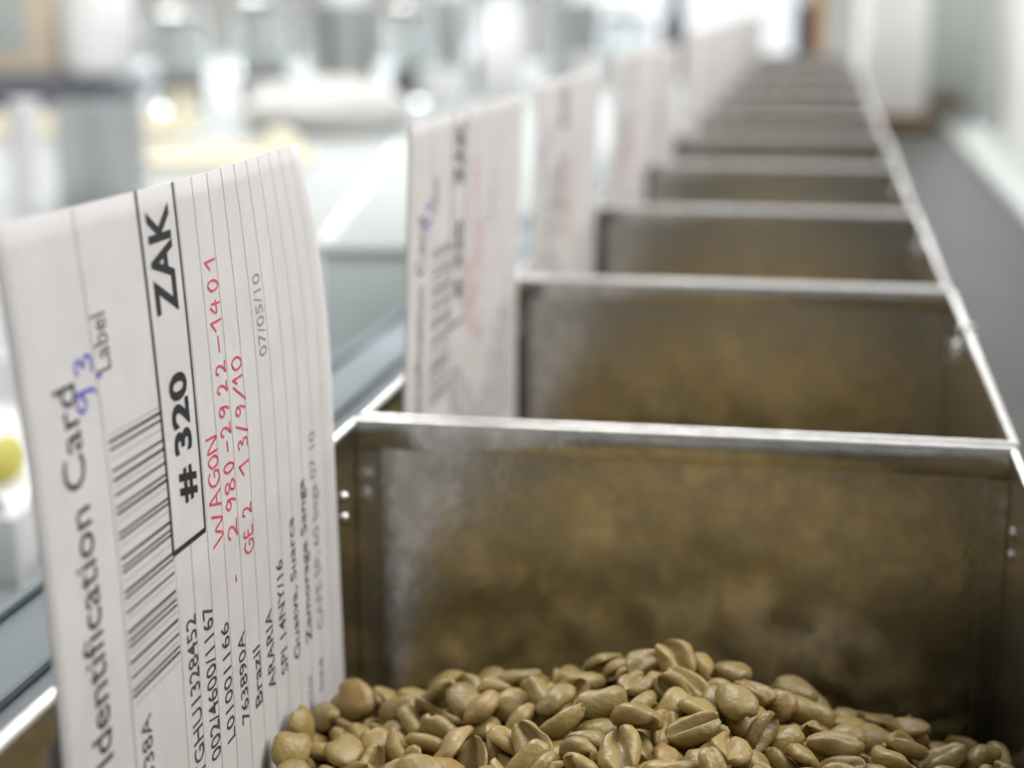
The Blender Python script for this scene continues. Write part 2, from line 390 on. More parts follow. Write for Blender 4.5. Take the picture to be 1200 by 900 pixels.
# resting places of the beans: shape, size, x y z in 0.01 mm, quaternion in thousandths
BEANS = [[int(c) for c in r.split(',')] for r in (
    '4,101,-1527,23786,-2873,169,-135,972,95;9,103,-2451,22594,-2796,302,-739,602,-17;5,106,-7484,26411,-3987,787,351,7,-507;11,104,-955,24797,-2863,854,84,12,-513;11,100,581,24649,-3343,92,984,1'
    '44,-40;11,102,-3027,24796,-3054,705,630,229,231;9,106,-2387,24005,-2894,426,-62,264,863;5,91,-7832,23975,-3865,474,-98,434,-760;5,94,-2012,26443,-2892,252,-903,220,271;0,90,-501,24423,-3164,'
    '170,514,-497,-678;6,96,-7023,24171,-3905,693,-60,213,-686;6,95,-945,23261,-2920,111,692,-699,-139;11,105,165,26382,-3658,133,38,-100,985;9,101,-3576,24260,-3164,131,945,-17,298;5,104,2278,25'
    '706,-3980,104,942,171,270;1,92,-5039,25234,-3452,526,274,-95,-800;11,90,-3776,25063,-3166,484,269,-184,-812;4,97,-5443,25723,-3606,811,90,89,-572;10,96,1711,25556,-3712,254,323,-911,44;8,104'
    ',-4849,23512,-3592,47,-674,-552,-490;5,94,-4502,25565,-3547,54,-66,179,-980;3,101,-3962,23576,-3264,42,-530,-767,-360;6,86,-2563,25481,-2938,8,-527,848,55;4,93,-49,27269,-3671,232,118,-89,96'
    '1;1,93,-1109,26792,-3186,920,-51,-42,-386;9,86,-2530,26590,-3060,43,-402,900,163;11,94,-3907,23084,-3345,354,353,302,-812;0,99,-8003,24943,-3933,689,87,719,-23;11,94,-322,26184,-3448,849,301'
    ',-155,-407;3,102,-5237,24079,-3597,764,-189,-260,559;5,101,-3100,23060,-3221,557,-599,-42,-574;11,101,2912,26036,-4104,450,225,-399,-767;3,94,1778,26557,-3854,399,-140,-6,906;2,99,-7816,2580'
    '6,-4077,826,253,-240,-443;9,88,-1945,25416,-3022,603,-695,187,345;6,94,-5754,24428,-3801,95,89,313,941;1,96,-6122,25162,-3788,861,-176,312,-360;9,98,-5625,24844,-3784,347,716,465,-388;7,92,-'
    '6588,25919,-3910,94,-236,-222,941;11,99,-1955,24937,-3156,728,455,58,510;11,104,-5960,26051,-3803,219,-452,522,689;11,101,-1718,25857,-3083,66,-954,145,255;6,103,-232,24775,-3503,85,280,41,-'
    '955;2,100,-689,25995,-3142,131,871,-472,-20;7,91,73,24086,-3389,563,125,363,732;11,105,1149,26105,-3945,931,46,77,353;8,101,-4340,23930,-3438,12,-295,12,-955;9,98,-6166,24396,-3944,397,-244,'
    '-841,276;0,104,1491,24637,-3579,140,-387,-866,285;9,104,-5500,22679,-3492,895,303,-111,307;6,102,-1483,24643,-2981,673,-234,40,-700;10,105,-3596,26539,-3443,372,-42,-199,-906;10,98,-4059,255'
    '04,-3320,191,358,102,908;3,102,-6625,24535,-4096,778,211,298,-511;1,90,-1107,22356,-2867,28,837,-244,-489;11,87,-1987,24217,-3134,218,-701,-674,-85;6,100,-4701,26901,-3593,83,-7,992,-95;3,92'
    ',-6538,23988,-4056,428,-613,-662,50;3,102,-5729,25265,-3606,332,909,-196,-157;3,95,-1837,23256,-3154,710,-197,103,-668;8,104,-3314,27280,-3418,851,-321,-95,405;1,105,-4342,24862,-3510,641,27'
    '5,-433,-571;0,100,-3080,24311,-3386,968,166,-151,114;0,94,-137,24173,-3543,358,43,-915,180;10,101,-1611,26717,-3189,673,507,-415,-345;0,95,-5020,26276,-3711,548,-757,-233,271;0,92,755,25645,'
    '-3752,78,222,116,-965;1,104,-710,24914,-3245,858,264,96,430;1,104,-2958,22464,-3146,296,-444,-243,-810;5,105,664,23991,-3536,26,-974,-47,-219;8,87,-3662,25935,-3401,318,-793,-496,-152;3,104,'
    '-2923,27158,-3420,292,182,-400,-850;1,91,-5013,25127,-3797,927,54,-230,-292;2,103,-3011,23609,-3248,819,-317,190,440;3,93,1351,27267,-4027,61,914,370,-153;11,102,-1694,22361,-3033,821,565,83'
    ',17;9,105,-2320,23509,-3158,155,840,-482,-193;2,104,-7516,24688,-4270,924,-292,75,234;10,103,-3619,22758,-3382,162,444,-609,-637;2,88,-2470,24831,-3056,325,-352,795,-372;6,87,283,25172,-3554'
    ',652,-513,307,467;3,97,-4579,24048,-3550,729,-277,385,-493;0,106,-1176,25364,-3153,521,-85,141,-838;2,104,2833,27503,-4507,307,804,-508,-24;10,88,-5346,27306,-3887,545,203,-25,-813;0,98,-554'
    '5,26445,-3782,211,-852,446,176;8,99,864,26624,-3940,443,-126,-101,-882;3,87,-4156,23418,-3586,32,973,-213,-87;11,91,3247,26542,-4316,515,-339,-483,622;0,93,-7043,25282,-4250,221,363,103,899;'
    '0,98,-6518,26929,-4182,203,-139,-117,-962;9,100,-6052,27424,-4072,964,104,-192,-151;9,104,-6444,25059,-4083,500,60,-302,809;0,102,-5240,23193,-3659,380,-18,77,922;4,103,-7692,23380,-4142,677'
    ',406,-12,614;7,105,-7334,25340,-4431,898,-183,400,-19;10,90,-7395,26479,-4321,213,65,943,248;8,98,-6913,26476,-4075,113,394,216,886;0,89,1815,26560,-4126,946,-168,-84,263;0,100,-6827,25932,-'
    '4278,221,335,-914,63;7,91,-1363,22837,-3116,696,256,29,-670;11,104,-7774,25256,-4474,899,-231,304,-213;4,103,-7516,25957,-4317,347,892,-271,-99;8,94,-526,23765,-3458,833,178,484,199;2,105,-4'
    '267,26271,-3451,118,559,800,-181;6,92,-1203,26227,-3376,171,91,-897,-397;5,88,-5731,23802,-3817,540,603,-586,-40;7,96,-1380,24023,-3116,111,79,980,142;5,88,-3531,23763,-3491,862,48,-106,-494'
    ';1,104,-7020,26922,-4340,933,68,259,-240;5,98,-6619,23351,-4061,316,-749,-393,-430;6,99,658,23506,-3463,125,195,747,-623;4,97,1378,25137,-3868,325,-869,301,-219;4,106,-2583,26751,-3327,35,-2'
    '15,967,132;9,87,2297,26738,-4329,136,50,106,984;7,98,-637,23324,-3371,57,242,770,-588;5,87,3208,25165,-4021,808,60,581,69;8,93,-3305,22550,-3333,457,-623,-628,94;2,91,1641,25775,-4053,407,17'
    '6,-866,-230;10,105,-2385,24179,-3382,768,160,7,620;10,101,-2511,26126,-3232,324,575,744,-106;4,102,-4793,29425,-5726,215,-134,-260,932;4,95,1102,24245,-3746,288,-234,-177,912;2,91,-4176,2954'
    '6,-5681,252,252,260,-898;0,93,323,24703,-3634,63,-992,83,70;6,93,-314,29916,-5336,310,831,-458,-52;1,106,-5893,23024,-3725,258,-572,779,-7;0,95,-862,25153,-3464,56,-907,-417,28;10,101,-2814,'
    '25468,-3322,711,-235,-147,647;10,105,-5017,24162,-3767,920,17,-196,-340;0,103,-763,22724,-3218,213,-543,793,-175;5,102,-7800,24031,-4394,884,122,-278,355;1,101,-1632,24477,-3381,903,13,-193,'
    '383;2,98,-1204,23312,-3231,706,60,115,-696;8,97,-8095,26287,-4556,479,-520,455,-540;11,86,-5397,29434,-5939,155,503,-369,766;11,93,-7740,26900,-4258,798,-418,-282,331;1,100,-3571,24931,-3358'
    ',226,689,646,238;10,104,-174,29761,-5920,747,-100,619,220;9,91,2970,25367,-4141,397,-720,-289,491;10,96,-2242,22604,-3210,887,-350,-258,157;5,97,-7250,24411,-4481,149,91,-969,175;0,88,-5493,'
    '25643,-3843,107,-965,-237,-48;11,98,1410,28954,-5419,963,170,-178,-112;6,100,125,22998,-3367,116,402,-629,656;4,100,-4601,22826,-3652,341,257,-369,-825;5,105,2497,23398,-3592,187,-126,-99,-9'
    '69;11,95,-2382,22049,-3024,369,822,-323,291;7,87,-6174,23656,-4000,379,-367,146,837;1,90,1981,28777,-5410,144,-389,-223,882;3,93,-4376,29141,-5335,102,690,-716,31;3,96,-3010,24794,-3512,423,'
    '-41,-44,904;3,90,-31,25565,-3701,178,-122,59,-975;1,87,-4724,25931,-3715,987,128,37,-86;11,106,-3476,29235,-5294,59,-50,145,-986;1,106,-2165,25806,-3410,884,-49,6,464;9,86,-1074,26746,-3455,'
    '23,-248,967,-58;7,102,649,28952,-5214,198,124,-889,-393;0,101,1176,23526,-3719,262,561,57,-784;3,101,3187,23941,-3685,637,242,128,720;1,97,-5649,21840,-3497,25,-223,-195,-955;7,91,-7378,2303'
    '3,-3986,140,162,87,973;11,92,-398,22224,-3329,27,444,187,-876;10,98,-4497,22016,-3331,100,-444,-9,890;1,98,-3196,22162,-3305,74,-914,-91,389;9,104,-5040,22156,-3718,228,-848,469,91;8,106,-91'
    '3,21880,-3267,699,-51,-34,-712;3,101,2000,24519,-3940,314,-19,159,-936;5,99,-7533,21984,-3967,316,107,857,-393;1,92,-2871,21904,-3278,221,-430,122,-867;4,105,-6126,21842,-3821,998,10,-42,51;'
    '0,100,2352,24324,-3757,222,258,62,938;9,87,-1860,21345,-3218,854,417,-276,142;0,89,-4008,21904,-3444,711,-317,371,506;10,100,1845,23406,-3867,668,-723,-171,42;3,92,-3661,21893,-3249,597,27,2'
    '66,756;7,92,-2490,21404,-3276,847,95,77,-518;6,93,-4044,21453,-3370,834,-303,19,-462;1,89,-4878,21594,-3548,69,134,-218,-964;3,86,628,23162,-3692,798,-171,-217,-535;4,102,-7730,22637,-4072,2'
    '24,-929,263,-135;3,87,-6408,22299,-3857,875,-406,-209,-163;7,92,-7045,23826,-4259,923,-305,214,99;8,96,-38,22287,-3575,742,253,200,-588;7,104,-1899,22198,-3471,870,-81,3,-486;6,97,-4231,2248'
    '3,-3619,662,10,110,-741;6,94,-6947,22652,-4365,531,356,182,747;0,99,-7113,23446,-4455,302,-29,30,-952;9,88,2054,22858,-3679,642,501,394,427;0,89,-1135,22295,-3446,260,385,-880,-96;1,89,-2298'
    ',21805,-3401,78,-301,-116,943;3,90,1404,23740,-3920,481,461,-346,-660;7,91,-3221,21070,-3364,734,-544,344,218;6,104,381,22580,-3725,77,530,-825,-180;10,96,620,22108,-3510,21,924,235,300;9,94'
    ',-7324,22761,-4447,940,-99,177,-275;7,103,2894,24145,-4071,392,311,728,-469;6,97,-1582,22822,-3414,113,-97,-989,6;2,96,-3591,21738,-3628,897,-73,-182,396;9,92,2686,25610,-4402,256,599,-581,4'
    '89;3,99,2921,24535,-4077,273,18,510,816;5,97,1057,22847,-3880,123,-184,112,-969;9,90,1747,23870,-4135,689,256,219,642;4,93,1304,24573,-4041,185,179,-114,959;11,93,-2961,21455,-3520,86,73,219'
    ',969;9,96,1845,25098,-4148,754,-241,200,-578;0,104,2998,23723,-4062,421,898,108,74;4,90,-450,22779,-3579,306,11,-21,952;6,99,-6444,22813,-4188,198,-452,115,862;5,98,2256,23911,-4156,796,395,'
    '338,311;8,90,-2624,22906,-3237,439,89,894,21;1,102,1921,29699,-6464,699,-303,-618,-194;3,103,-6617,30000,-7504,185,-204,358,892;6,91,-7644,23336,-4737,677,318,197,-634;0,100,-460,29920,-6512'
    ',368,-63,439,817;11,88,-36,23481,-3631,876,226,151,399;8,106,-6747,21990,-4344,459,-450,760,-97;10,99,-2103,30065,-6420,676,721,146,-53;11,88,-5846,26623,-4073,845,0,-91,526;8,89,-2220,20436'
    ',-3583,210,41,-961,-175;2,92,-8046,22892,-4937,554,-477,525,-435;4,99,-1558,28955,-5005,868,-441,-21,227;1,90,3205,25876,-4588,263,789,-71,551;7,95,2095,24373,-4339,714,-127,237,-647;11,94,-'
    '1944,29499,-5205,532,-203,-26,-822;11,104,2946,23161,-3964,154,215,37,-964;1,98,-6692,19141,-4098,92,176,974,-108;11,98,-7416,26976,-4615,477,493,425,591;1,88,237,21654,-3810,425,204,-55,880'
    ';2,100,-1453,21626,-3533,901,-268,-34,339;3,99,-7169,20244,-4888,116,272,-83,-952;11,93,2066,21229,-4224,297,-681,298,600;10,88,-1910,20249,-3212,462,-572,498,460;9,94,2682,19043,-4654,509,2'
    '73,413,-704;8,101,-2800,29451,-4969,314,531,757,215;7,88,2039,30117,-6010,234,164,-603,745;6,87,-2894,19937,-3143,280,-527,-245,-764;4,93,-20,19408,-3864,188,-554,-811,-16;4,106,-6009,21350,'
    '-3958,9,-203,458,-866;1,86,-5985,21754,-4183,117,-196,-186,956;5,96,-3976,20901,-3626,863,221,-117,439;2,98,-761,29952,-6017,763,-588,27,267;6,87,-1651,25372,-3419,273,922,214,174;2,90,-3075'
    ',29220,-4955,708,-32,-187,680;10,90,3122,22678,-3692,398,799,437,114;2,93,-7239,26211,-4586,65,817,534,210;4,96,-3100,19681,-3174,347,483,-794,126;3,101,-2087,19186,-3257,915,-355,185,-43;2,'
    '94,3060,19154,-4069,342,855,-359,155;3,89,-1910,19766,-3609,502,-311,297,-750;0,99,-3306,29859,-5925,533,-222,562,-593;9,98,-6925,21219,-4258,661,-10,130,739;8,89,-3447,20772,-3430,412,-36,-'
    '770,-486;2,93,-6254,22351,-4295,485,229,-79,-840;9,91,-753,29782,-5542,990,-89,-27,-105;7,89,-7496,30012,-6565,377,-522,615,455;6,90,3324,20981,-4121,185,-665,-248,680;5,93,839,29885,-5697,9'
    '69,-79,-94,213;10,86,1138,22264,-3576,2,620,-745,245;2,98,-7188,22206,-4381,304,-172,-444,825;1,101,3045,29936,-6621,66,195,166,964;0,105,-536,19428,-3109,177,-382,316,850;8,93,3243,22589,-4'
    '354,328,-695,483,-420;7,96,-1469,29570,-5401,5,-518,703,-488;10,97,-5784,22278,-3971,282,-47,-86,954;8,89,3398,24555,-4387,575,-411,-557,437;1,88,112,29295,-5539,53,-766,637,65;11,95,-6906,2'
    '0204,-4228,626,385,69,-675;10,93,-7987,20483,-4425,568,-429,534,-456;4,105,1417,21732,-3745,723,77,7,687;3,87,-6695,19793,-4727,949,67,-270,-149;7,95,-6132,29566,-6265,605,106,339,-713;5,98,'
    '1170,20289,-3982,819,12,571,-56;4,105,-3186,20275,-3555,231,-359,813,-395;5,94,-3537,19342,-3227,189,745,606,-203;10,94,1411,21046,-4040,398,-426,-40,-812;4,102,-2178,29795,-5837,269,452,-82'
    '1,-222;6,102,2930,22157,-3926,207,64,975,37;1,89,2909,19549,-4341,503,-810,269,139;7,90,-1325,23695,-3472,877,47,-98,-468;8,88,-7055,21634,-4696,481,-196,-258,815;10,91,1443,29706,-5678,419,'
    '-822,-349,163;9,87,-5500,20212,-3997,850,-141,440,-253;1,97,-7817,29011,-6525,508,120,-249,-816;9,101,-568,19084,-3770,982,79,-84,-148;7,105,2369,29712,-6750,761,554,326,91;8,93,3229,19179,-'
    '4682,784,-165,-403,443;0,91,719,29881,-6413,549,475,-497,-475;1,96,-1278,30045,-6292,680,-666,-285,-115;2,95,-330,21750,-3428,953,-115,51,277;3,95,-7523,29688,-7166,318,50,433,-842;5,103,308'
    '7,23874,-4551,69,659,724,194;7,98,-6049,25568,-4050,189,-934,-303,11;8,102,-7853,24459,-4692,340,-494,-780,180;11,93,-3611,20139,-3416,210,191,-496,-821;10,95,-3212,29921,-5252,552,-425,177,'
    '695;9,95,1142,21210,-3491,234,18,212,-949;8,105,-6627,20656,-4058,87,-288,-878,-372;7,88,-4527,21043,-3424,43,-934,-343,88;6,103,-87,19540,-3504,561,227,93,791;5,101,2593,22329,-3659,612,-58'
    ',-355,704;4,102,-6063,19482,-4048,984,-47,106,-138;10,96,2942,24584,-4558,318,113,-922,190;2,102,1834,20505,-3774,391,162,-440,792;0,103,-6955,29406,-6470,148,956,130,-217;0,99,-1179,29478,-'
    '5818,897,-438,-2,65;7,89,564,21418,-3790,662,-103,355,-652;10,91,-6021,29995,-5930,609,-395,-367,-581;8,104,-5432,21556,-3820,829,-158,213,493;11,89,-7653,25860,-4780,654,390,-513,-396;1,98,'
    '1291,30101,-6939,608,611,-357,359;4,92,1789,21232,-3825,433,-588,-73,680;2,89,-7752,20957,-5124,5,233,62,-970;2,102,-7153,19433,-4546,710,188,676,64;1,98,-5280,19702,-3753,538,293,-179,-770;'
    '3,103,-284,20073,-3772,189,-39,-974,120;4,105,-4555,29952,-6260,860,303,-326,251;10,89,-5434,29986,-5720,985,38,-8,171;9,100,2515,20544,-3905,97,34,-368,924;5,98,2563,22307,-4404,762,-78,-10'
    '4,635;6,96,-8009,25670,-4905,576,-470,543,-390;7,102,46,20232,-3729,793,-362,121,-475;5,86,2273,29058,-5605,287,-64,903,-313;4,102,-5402,29865,-6260,752,-282,531,-271;9,101,3120,28517,-5429,'
    '617,322,-107,711;2,86,65,29946,-5765,379,26,633,675;1,88,1948,22150,-3805,96,-679,725,64;0,97,-7361,21388,-3977,963,-117,-29,-239;10,104,1552,29597,-6186,532,-480,-245,653;9,103,-1476,30023,'
    '-5534,223,-195,-620,-727;1,89,-6409,26306,-4138,280,-607,-723,173;8,95,3165,28270,-5265,626,33,203,-752;7,104,-6232,20161,-4186,823,-374,71,421;4,93,-5197,20519,-3698,717,517,-67,-463;5,98,2'
    '649,21488,-4630,99,129,33,986;2,90,-6391,20875,-4360,682,131,-184,695;1,100,-2278,29892,-5437,137,-13,-990,41;0,105,2517,22895,-3902,852,290,-294,-323;11,90,-1729,29869,-5955,315,381,161,854'
    ';10,102,-4008,29863,-5722,905,261,-23,-334;9,102,-705,21118,-3327,953,214,-33,-213;8,94,-4722,29914,-5594,68,-35,104,992;6,89,-308,19096,-3349,361,-777,501,121;6,100,1051,19481,-4189,314,-50'
    '2,-802,75;4,101,-7501,29688,-6297,783,3,-583,218;3,100,551,20646,-3411,30,199,-979,-31;2,102,3117,29816,-6237,550,-68,228,801;3,103,490,20621,-3854,396,902,5,-171;0,89,1806,19337,-4074,908,-'
    '278,243,-198;8,89,-587,19582,-3739,145,145,-465,-861;10,88,-6153,20822,-3873,987,-44,157,0;9,103,1686,20174,-4091,5,687,380,-619;5,96,2700,29564,-5871,879,474,25,-34;6,100,1809,22852,-4055,1'
    '26,-979,-138,-79;2,98,-2901,30139,-6453,108,157,-707,682;11,96,922,22083,-3917,943,-34,152,294;6,94,1333,19732,-3808,174,-294,915,214;5,106,-7295,29085,-5966,539,-454,709,-10;4,106,-592,2908'
    '6,-5351,744,-438,-213,-458;3,92,-7324,30169,-7109,668,707,-161,167;2,93,-85,20958,-3786,851,-283,-89,433;1,94,3277,27064,-4727,432,497,-450,-603;0,94,948,21381,-3854,362,522,293,714;11,103,-'
    '7688,19267,-4166,995,72,-57,-40;10,106,925,19430,-3599,224,137,697,-667;7,90,-7247,20207,-4388,101,701,-436,-555;9,102,-7704,19868,-4445,725,-598,-113,-323;7,99,-968,20494,-3194,591,-441,218'
    ',-639;6,94,-2370,29918,-5144,960,-44,70,267;5,91,2551,19060,-4048,551,518,279,-592;2,98,-4268,21411,-3741,266,13,-133,955;4,105,-4271,19097,-3751,388,799,-373,267;6,97,244,30115,-6735,259,25'
    '2,677,-641;8,96,2899,22337,-4746,565,-163,186,-787;10,105,1409,18990,-4163,654,542,411,-331;9,88,-1020,25691,-3418,3,-309,949,56;8,105,320,21453,-3536,848,108,-62,-514;5,98,-1504,19355,-3573'
    ',248,851,364,284;0,98,-5700,29474,-6014,506,376,-712,-310;7,93,1107,29837,-6454,649,2,-160,-744;0,98,444,19686,-3965,756,191,353,518;11,97,3199,20279,-3946,67,627,-465,621;10,97,-965,20027,-'
    '3606,237,-632,710,-202;9,90,3060,23025,-4697,38,26,-998,-49;8,101,-3764,29353,-5896,658,-236,-399,-594;7,91,2345,20807,-4288,361,186,894,189;5,87,2133,20318,-4421,605,149,401,671;5,93,-2803,'
    '29883,-5720,556,190,-62,807;1,91,2107,29374,-5605,582,-454,29,674;4,86,2087,22444,-4116,196,70,558,-803;8,101,2551,23400,-4372,128,-917,-10,378;1,97,3254,20641,-4710,88,-733,-20,-675;10,86,3'
    '70,19059,-3793,62,-977,177,105;11,101,-4068,20316,-3516,690,-704,-135,102;0,93,-7851,29931,-7447,907,-45,-383,-171;1,89,-6845,20981,-4611,252,-129,-225,932;8,106,-8087,21509,-5023,482,513,55'
    '3,445;7,91,-7619,20452,-4745,704,10,377,601;3,96,-766,24062,-3557,776,-86,27,624;2,86,3059,29402,-6396,596,-785,-54,160;2,90,-5239,30038,-6743,372,-102,896,221;5,95,-6065,30090,-6997,92,91,-'
    '731,670;2,95,3012,23364,-4361,971,228,56,46;1,99,-2329,24997,-3391,18,442,-888,-126;3,87,-2507,23324,-3462,396,-22,-34,917;4,94,-5636,20879,-4087,89,-351,929,-80;9,97,-3699,29874,-5421,834,6'
    '6,305,455;5,105,-5370,19146,-4117,112,915,121,367;6,97,-2831,19830,-3657,39,132,-24,-990;6,103,-2546,20402,-3197,235,-723,646,-76;4,88,-1842,23547,-3404,50,-517,-855,-11;5,98,1478,21758,-404'
    '7,65,608,-772,-174;2,89,-4484,20258,-3824,246,-932,-266,27;1,88,3278,19269,-5044,519,435,633,375;9,101,-2095,20737,-3357,575,-92,24,-813;2,89,-7043,24545,-4197,159,-311,252,-903;3,99,1029,29'
    '590,-6104,645,-94,-93,-752;4,98,-3778,28953,-4995,213,-64,-116,968;8,95,2520,29794,-6120,612,-625,367,316;7,91,-6622,20254,-4527,917,-52,86,-385;4,98,-1305,28706,-4607,503,-229,-68,-831;5,10'
    '4,1829,20780,-4107,535,626,-270,500;4,104,-4968,19176,-3556,888,317,-30,-331;5,93,-1442,20971,-3578,361,9,-66,930;8,93,-8097,29426,-7144,656,262,672,222;10,105,867,20824,-3835,600,743,-297,7'
    ';8,99,-1901,26364,-3325,89,-135,-938,307;7,87,-1080,24363,-3425,783,-33,-176,-595;6,89,-7412,23791,-4679,157,-620,768,27;5,86,-6555,19650,-4323,953,264,-43,145;4,91,-5989,19754,-4333,169,-78'
    '7,589,-69;3,97,-7330,21218,-4393,578,308,-752,-66;7,87,-4564,30014,-6798,887,-450,27,99;2,99,-7680,22976,-4560,178,-177,-967,31;0,103,-6363,29895,-6579,935,-27,-317,-156;11,101,-7880,22287,-'
    '4484,33,-730,680,-53;10,91,368,29435,-5842,149,-975,75,144;8,93,-5008,19915,-3996,83,-260,-958,-88;7,98,2846,28989,-6180,103,-449,85,-884;6,92,-6493,19085,-4506,184,808,-233,509;5,91,-7460,2'
    '0749,-4585,649,-139,351,661;4,91,-7531,22292,-4720,139,-580,800,66;11,92,-6657,29483,-6257,424,311,124,842;1,101,2776,28702,-5670,55,44,939,337;6,98,-3511,19124,-3859,191,-14,-92,977;4,96,-5'
    '38,29539,-5924,631,-601,-69,-487;7,88,-7903,19112,-5216,376,-800,245,-398;8,95,-7775,19170,-4666,636,-280,526,-490;11,94,-4250,19371,-3532,24,159,-51,-986;10,95,-7811,21054,-4323,311,802,407'
    ',-308;8,94,-480,19993,-3506,452,-261,106,-846;7,104,3153,29078,-5805,266,-611,-745,-21;6,92,-6847,29899,-7199,83,-245,3,966;0,95,-2292,19905,-3493,543,-101,831,-69;4,91,3000,29992,-7267,202,'
    '-30,-542,-815;3,104,-4876,19276,-3930,237,531,635,509;1,86,782,25015,-3873,771,-113,185,-599;0,100,-7838,26673,-4845,375,478,59,-792;2,88,-7589,21344,-4776,43,963,-217,-154;10,88,-3586,29983'
    ',-6066,289,-12,-906,-310;9,92,-7458,21787,-4487,371,-503,403,669;3,100,-2496,19218,-3791,433,-13,221,-874;7,95,-1564,19872,-3326,83,108,-986,92;5,88,661,29306,-5619,828,-110,444,-326;4,99,-7'
    '815,20408,-4937,378,739,-435,-350;3,105,2885,29472,-6688,49,794,580,-177;0,91,2344,29405,-6290,149,-879,411,190;11,94,-6422,21460,-4283,867,148,-341,331;6,87,1196,19188,-3822,428,-174,-555,-'
    '692;6,92,-6871,19157,-4636,513,-209,771,-313;5,86,-1072,19057,-3149,456,869,-174,79;4,87,-6944,29772,-6886,548,56,-261,793;3,103,-7874,29330,-6188,586,-44,491,642;2,90,-7821,28858,-6084,63,-'
    '476,-827,292;0,103,2649,21399,-4278,499,-79,24,-863;0,91,1591,29099,-5763,376,180,136,898;10,97,-7405,29311,-6822,364,919,123,89;11,98,2932,26309,-4646,524,-236,55,-817;2,92,-3712,30005,-661'
    '3,861,-455,-104,-204;7,93,-6388,20272,-3882,378,-226,195,876;6,104,-5167,21051,-3881,704,11,115,701;5,102,-4835,29847,-5942,952,236,-174,-88;3,104,-813,20805,-3737,479,-53,192,-855;3,104,-12'
    '11,29933,-4998,366,-209,-867,-266;4,104,-4557,19838,-3810,481,108,-259,831;1,90,3112,20107,-5002,361,172,75,913;0,104,3130,22684,-4217,803,213,-447,-331;8,102,-1131,19723,-3288,799,-113,178,'
    '-563;8,100,1143,29953,-6038,911,-305,-79,-266;10,92,-1570,20368,-3627,342,-10,8,940;9,94,2068,19072,-4516,151,172,544,807;6,100,-5953,23358,-4102,36,-236,12,971;7,90,-5529,22940,-3928,232,90'
    '4,314,172;8,97,-7664,24582,-4713,690,-159,242,-663;2,105,2559,21522,-3925,552,48,0,832;9,88,3124,21848,-4208,222,861,-458,14;2,90,1636,29929,-6747,207,-312,564,-736;11,104,-7929,29777,-6841,'
    '590,268,481,591;2,105,-1992,29396,-5507,311,870,267,-274;9,96,-7829,27302,-4779,482,128,732,464;8,88,2093,21646,-3685,323,-819,474,-21;7,101,2899,20341,-4435,529,-432,21,-730;6,86,3314,29040'
    ',-6425,44,697,77,-711;3,94,-5751,19999,-4140,715,-399,474,-324;4,102,3103,21274,-4651,686,-42,654,-315;4,87,-7798,25002,-4973,494,118,44,-860;2,98,3142,24923,-4570,198,-502,-139,-830;1,106,8'
    '44,20053,-3599,267,-555,786,49;5,104,2205,30009,-7212,551,795,229,-112;7,91,2348,26041,-4352,108,947,-293,-72;11,99,2170,21944,-4190,226,221,-82,-945;6,90,-3877,19902,-3817,74,-890,-444,-73;'
    '10,93,-6630,30021,-6098,410,-321,-475,-709;7,104,3304,19888,-4507,644,-82,-754,99;2,99,2863,20768,-4339,452,-133,330,818;2,98,3219,21860,-4664,51,-698,-609,-373;3,90,-3269,25576,-3399,174,-6'
    '61,691,-236;9,105,-1352,20500,-3246,218,369,173,886;8,90,-3908,29908,-6136,323,-404,-854,52;7,92,-4931,21084,-3678,366,-235,35,-900;6,102,-8010,19217,-4679,636,-346,630,-280;4,96,-7353,18982'
    ',-4679,439,-434,-418,-667;3,97,2859,25139,-4552,452,224,-841,-195;5,90,1952,19684,-4471,446,-60,25,-893;2,101,-4631,20741,-3714,385,756,529,10;6,99,2678,20690,-4711,231,338,-892,-191;8,90,-7'
    '827,19708,-5147,92,-836,538,-56;9,98,-5713,29964,-6553,89,405,320,852;10,102,2423,19498,-4080,782,302,-340,426;9,105,262,29862,-6224,353,143,883,274;8,96,2372,24804,-4302,238,-443,87,-860;10'
    ',104,-466,21471,-3623,112,940,-320,-38;3,92,-1113,28887,-5160,561,-323,291,705;4,100,-1172,19232,-3692,366,751,466,291;0,93,-2471,20985,-3543,120,346,-927,-81;6,97,-6966,29877,-6397,264,-381'
    ',-107,-879;5,86,-7548,19591,-4948,21,20,63,-998;3,99,-3164,20633,-3450,9,-265,516,815;2,100,-990,29341,-4983,186,805,-555,100;5,101,2537,19591,-4761,778,120,161,596;0,104,-3044,19206,-3536,9'
    '51,-250,6,182;10,103,2699,20045,-4478,196,280,220,914;9,90,1943,29835,-5590,361,770,161,500;8,96,2351,29045,-6106,87,184,145,968;7,97,-2378,29238,-5048,434,431,-220,-760;6,91,-6604,28939,-60'
    '16,421,893,-109,116;5,89,-2695,29884,-6076,136,-295,-940,-101;4,88,-6009,18990,-4201,769,-416,338,350;3,94,-6048,29616,-6758,205,-20,-361,-909;2,93,-2292,19092,-3538,1,-299,466,-833;1,91,232'
    '6,30109,-6662,694,696,128,-136;0,98,-2891,29525,-5491,516,53,-219,827;11,101,3174,29626,-7161,343,509,765,-195;9,88,-3684,19661,-3644,961,256,105,-31;7,88,-470,20565,-3476,424,-646,-587,-243'
    ';8,94,2209,22963,-4314,193,839,-500,-93;10,88,460,19644,-3426,475,-345,237,774'
).split(';')]
N_SINGLE = 230
def bean_matrix(r):
    return Matrix.LocRotScale(Vector((r[2] * 1e-5, r[3] * 1e-5, r[4] * 1e-5)), Quaternion([c * .001 for c in r[5:9]]).normalized(), Vector((r[1] * .01,) * 3))
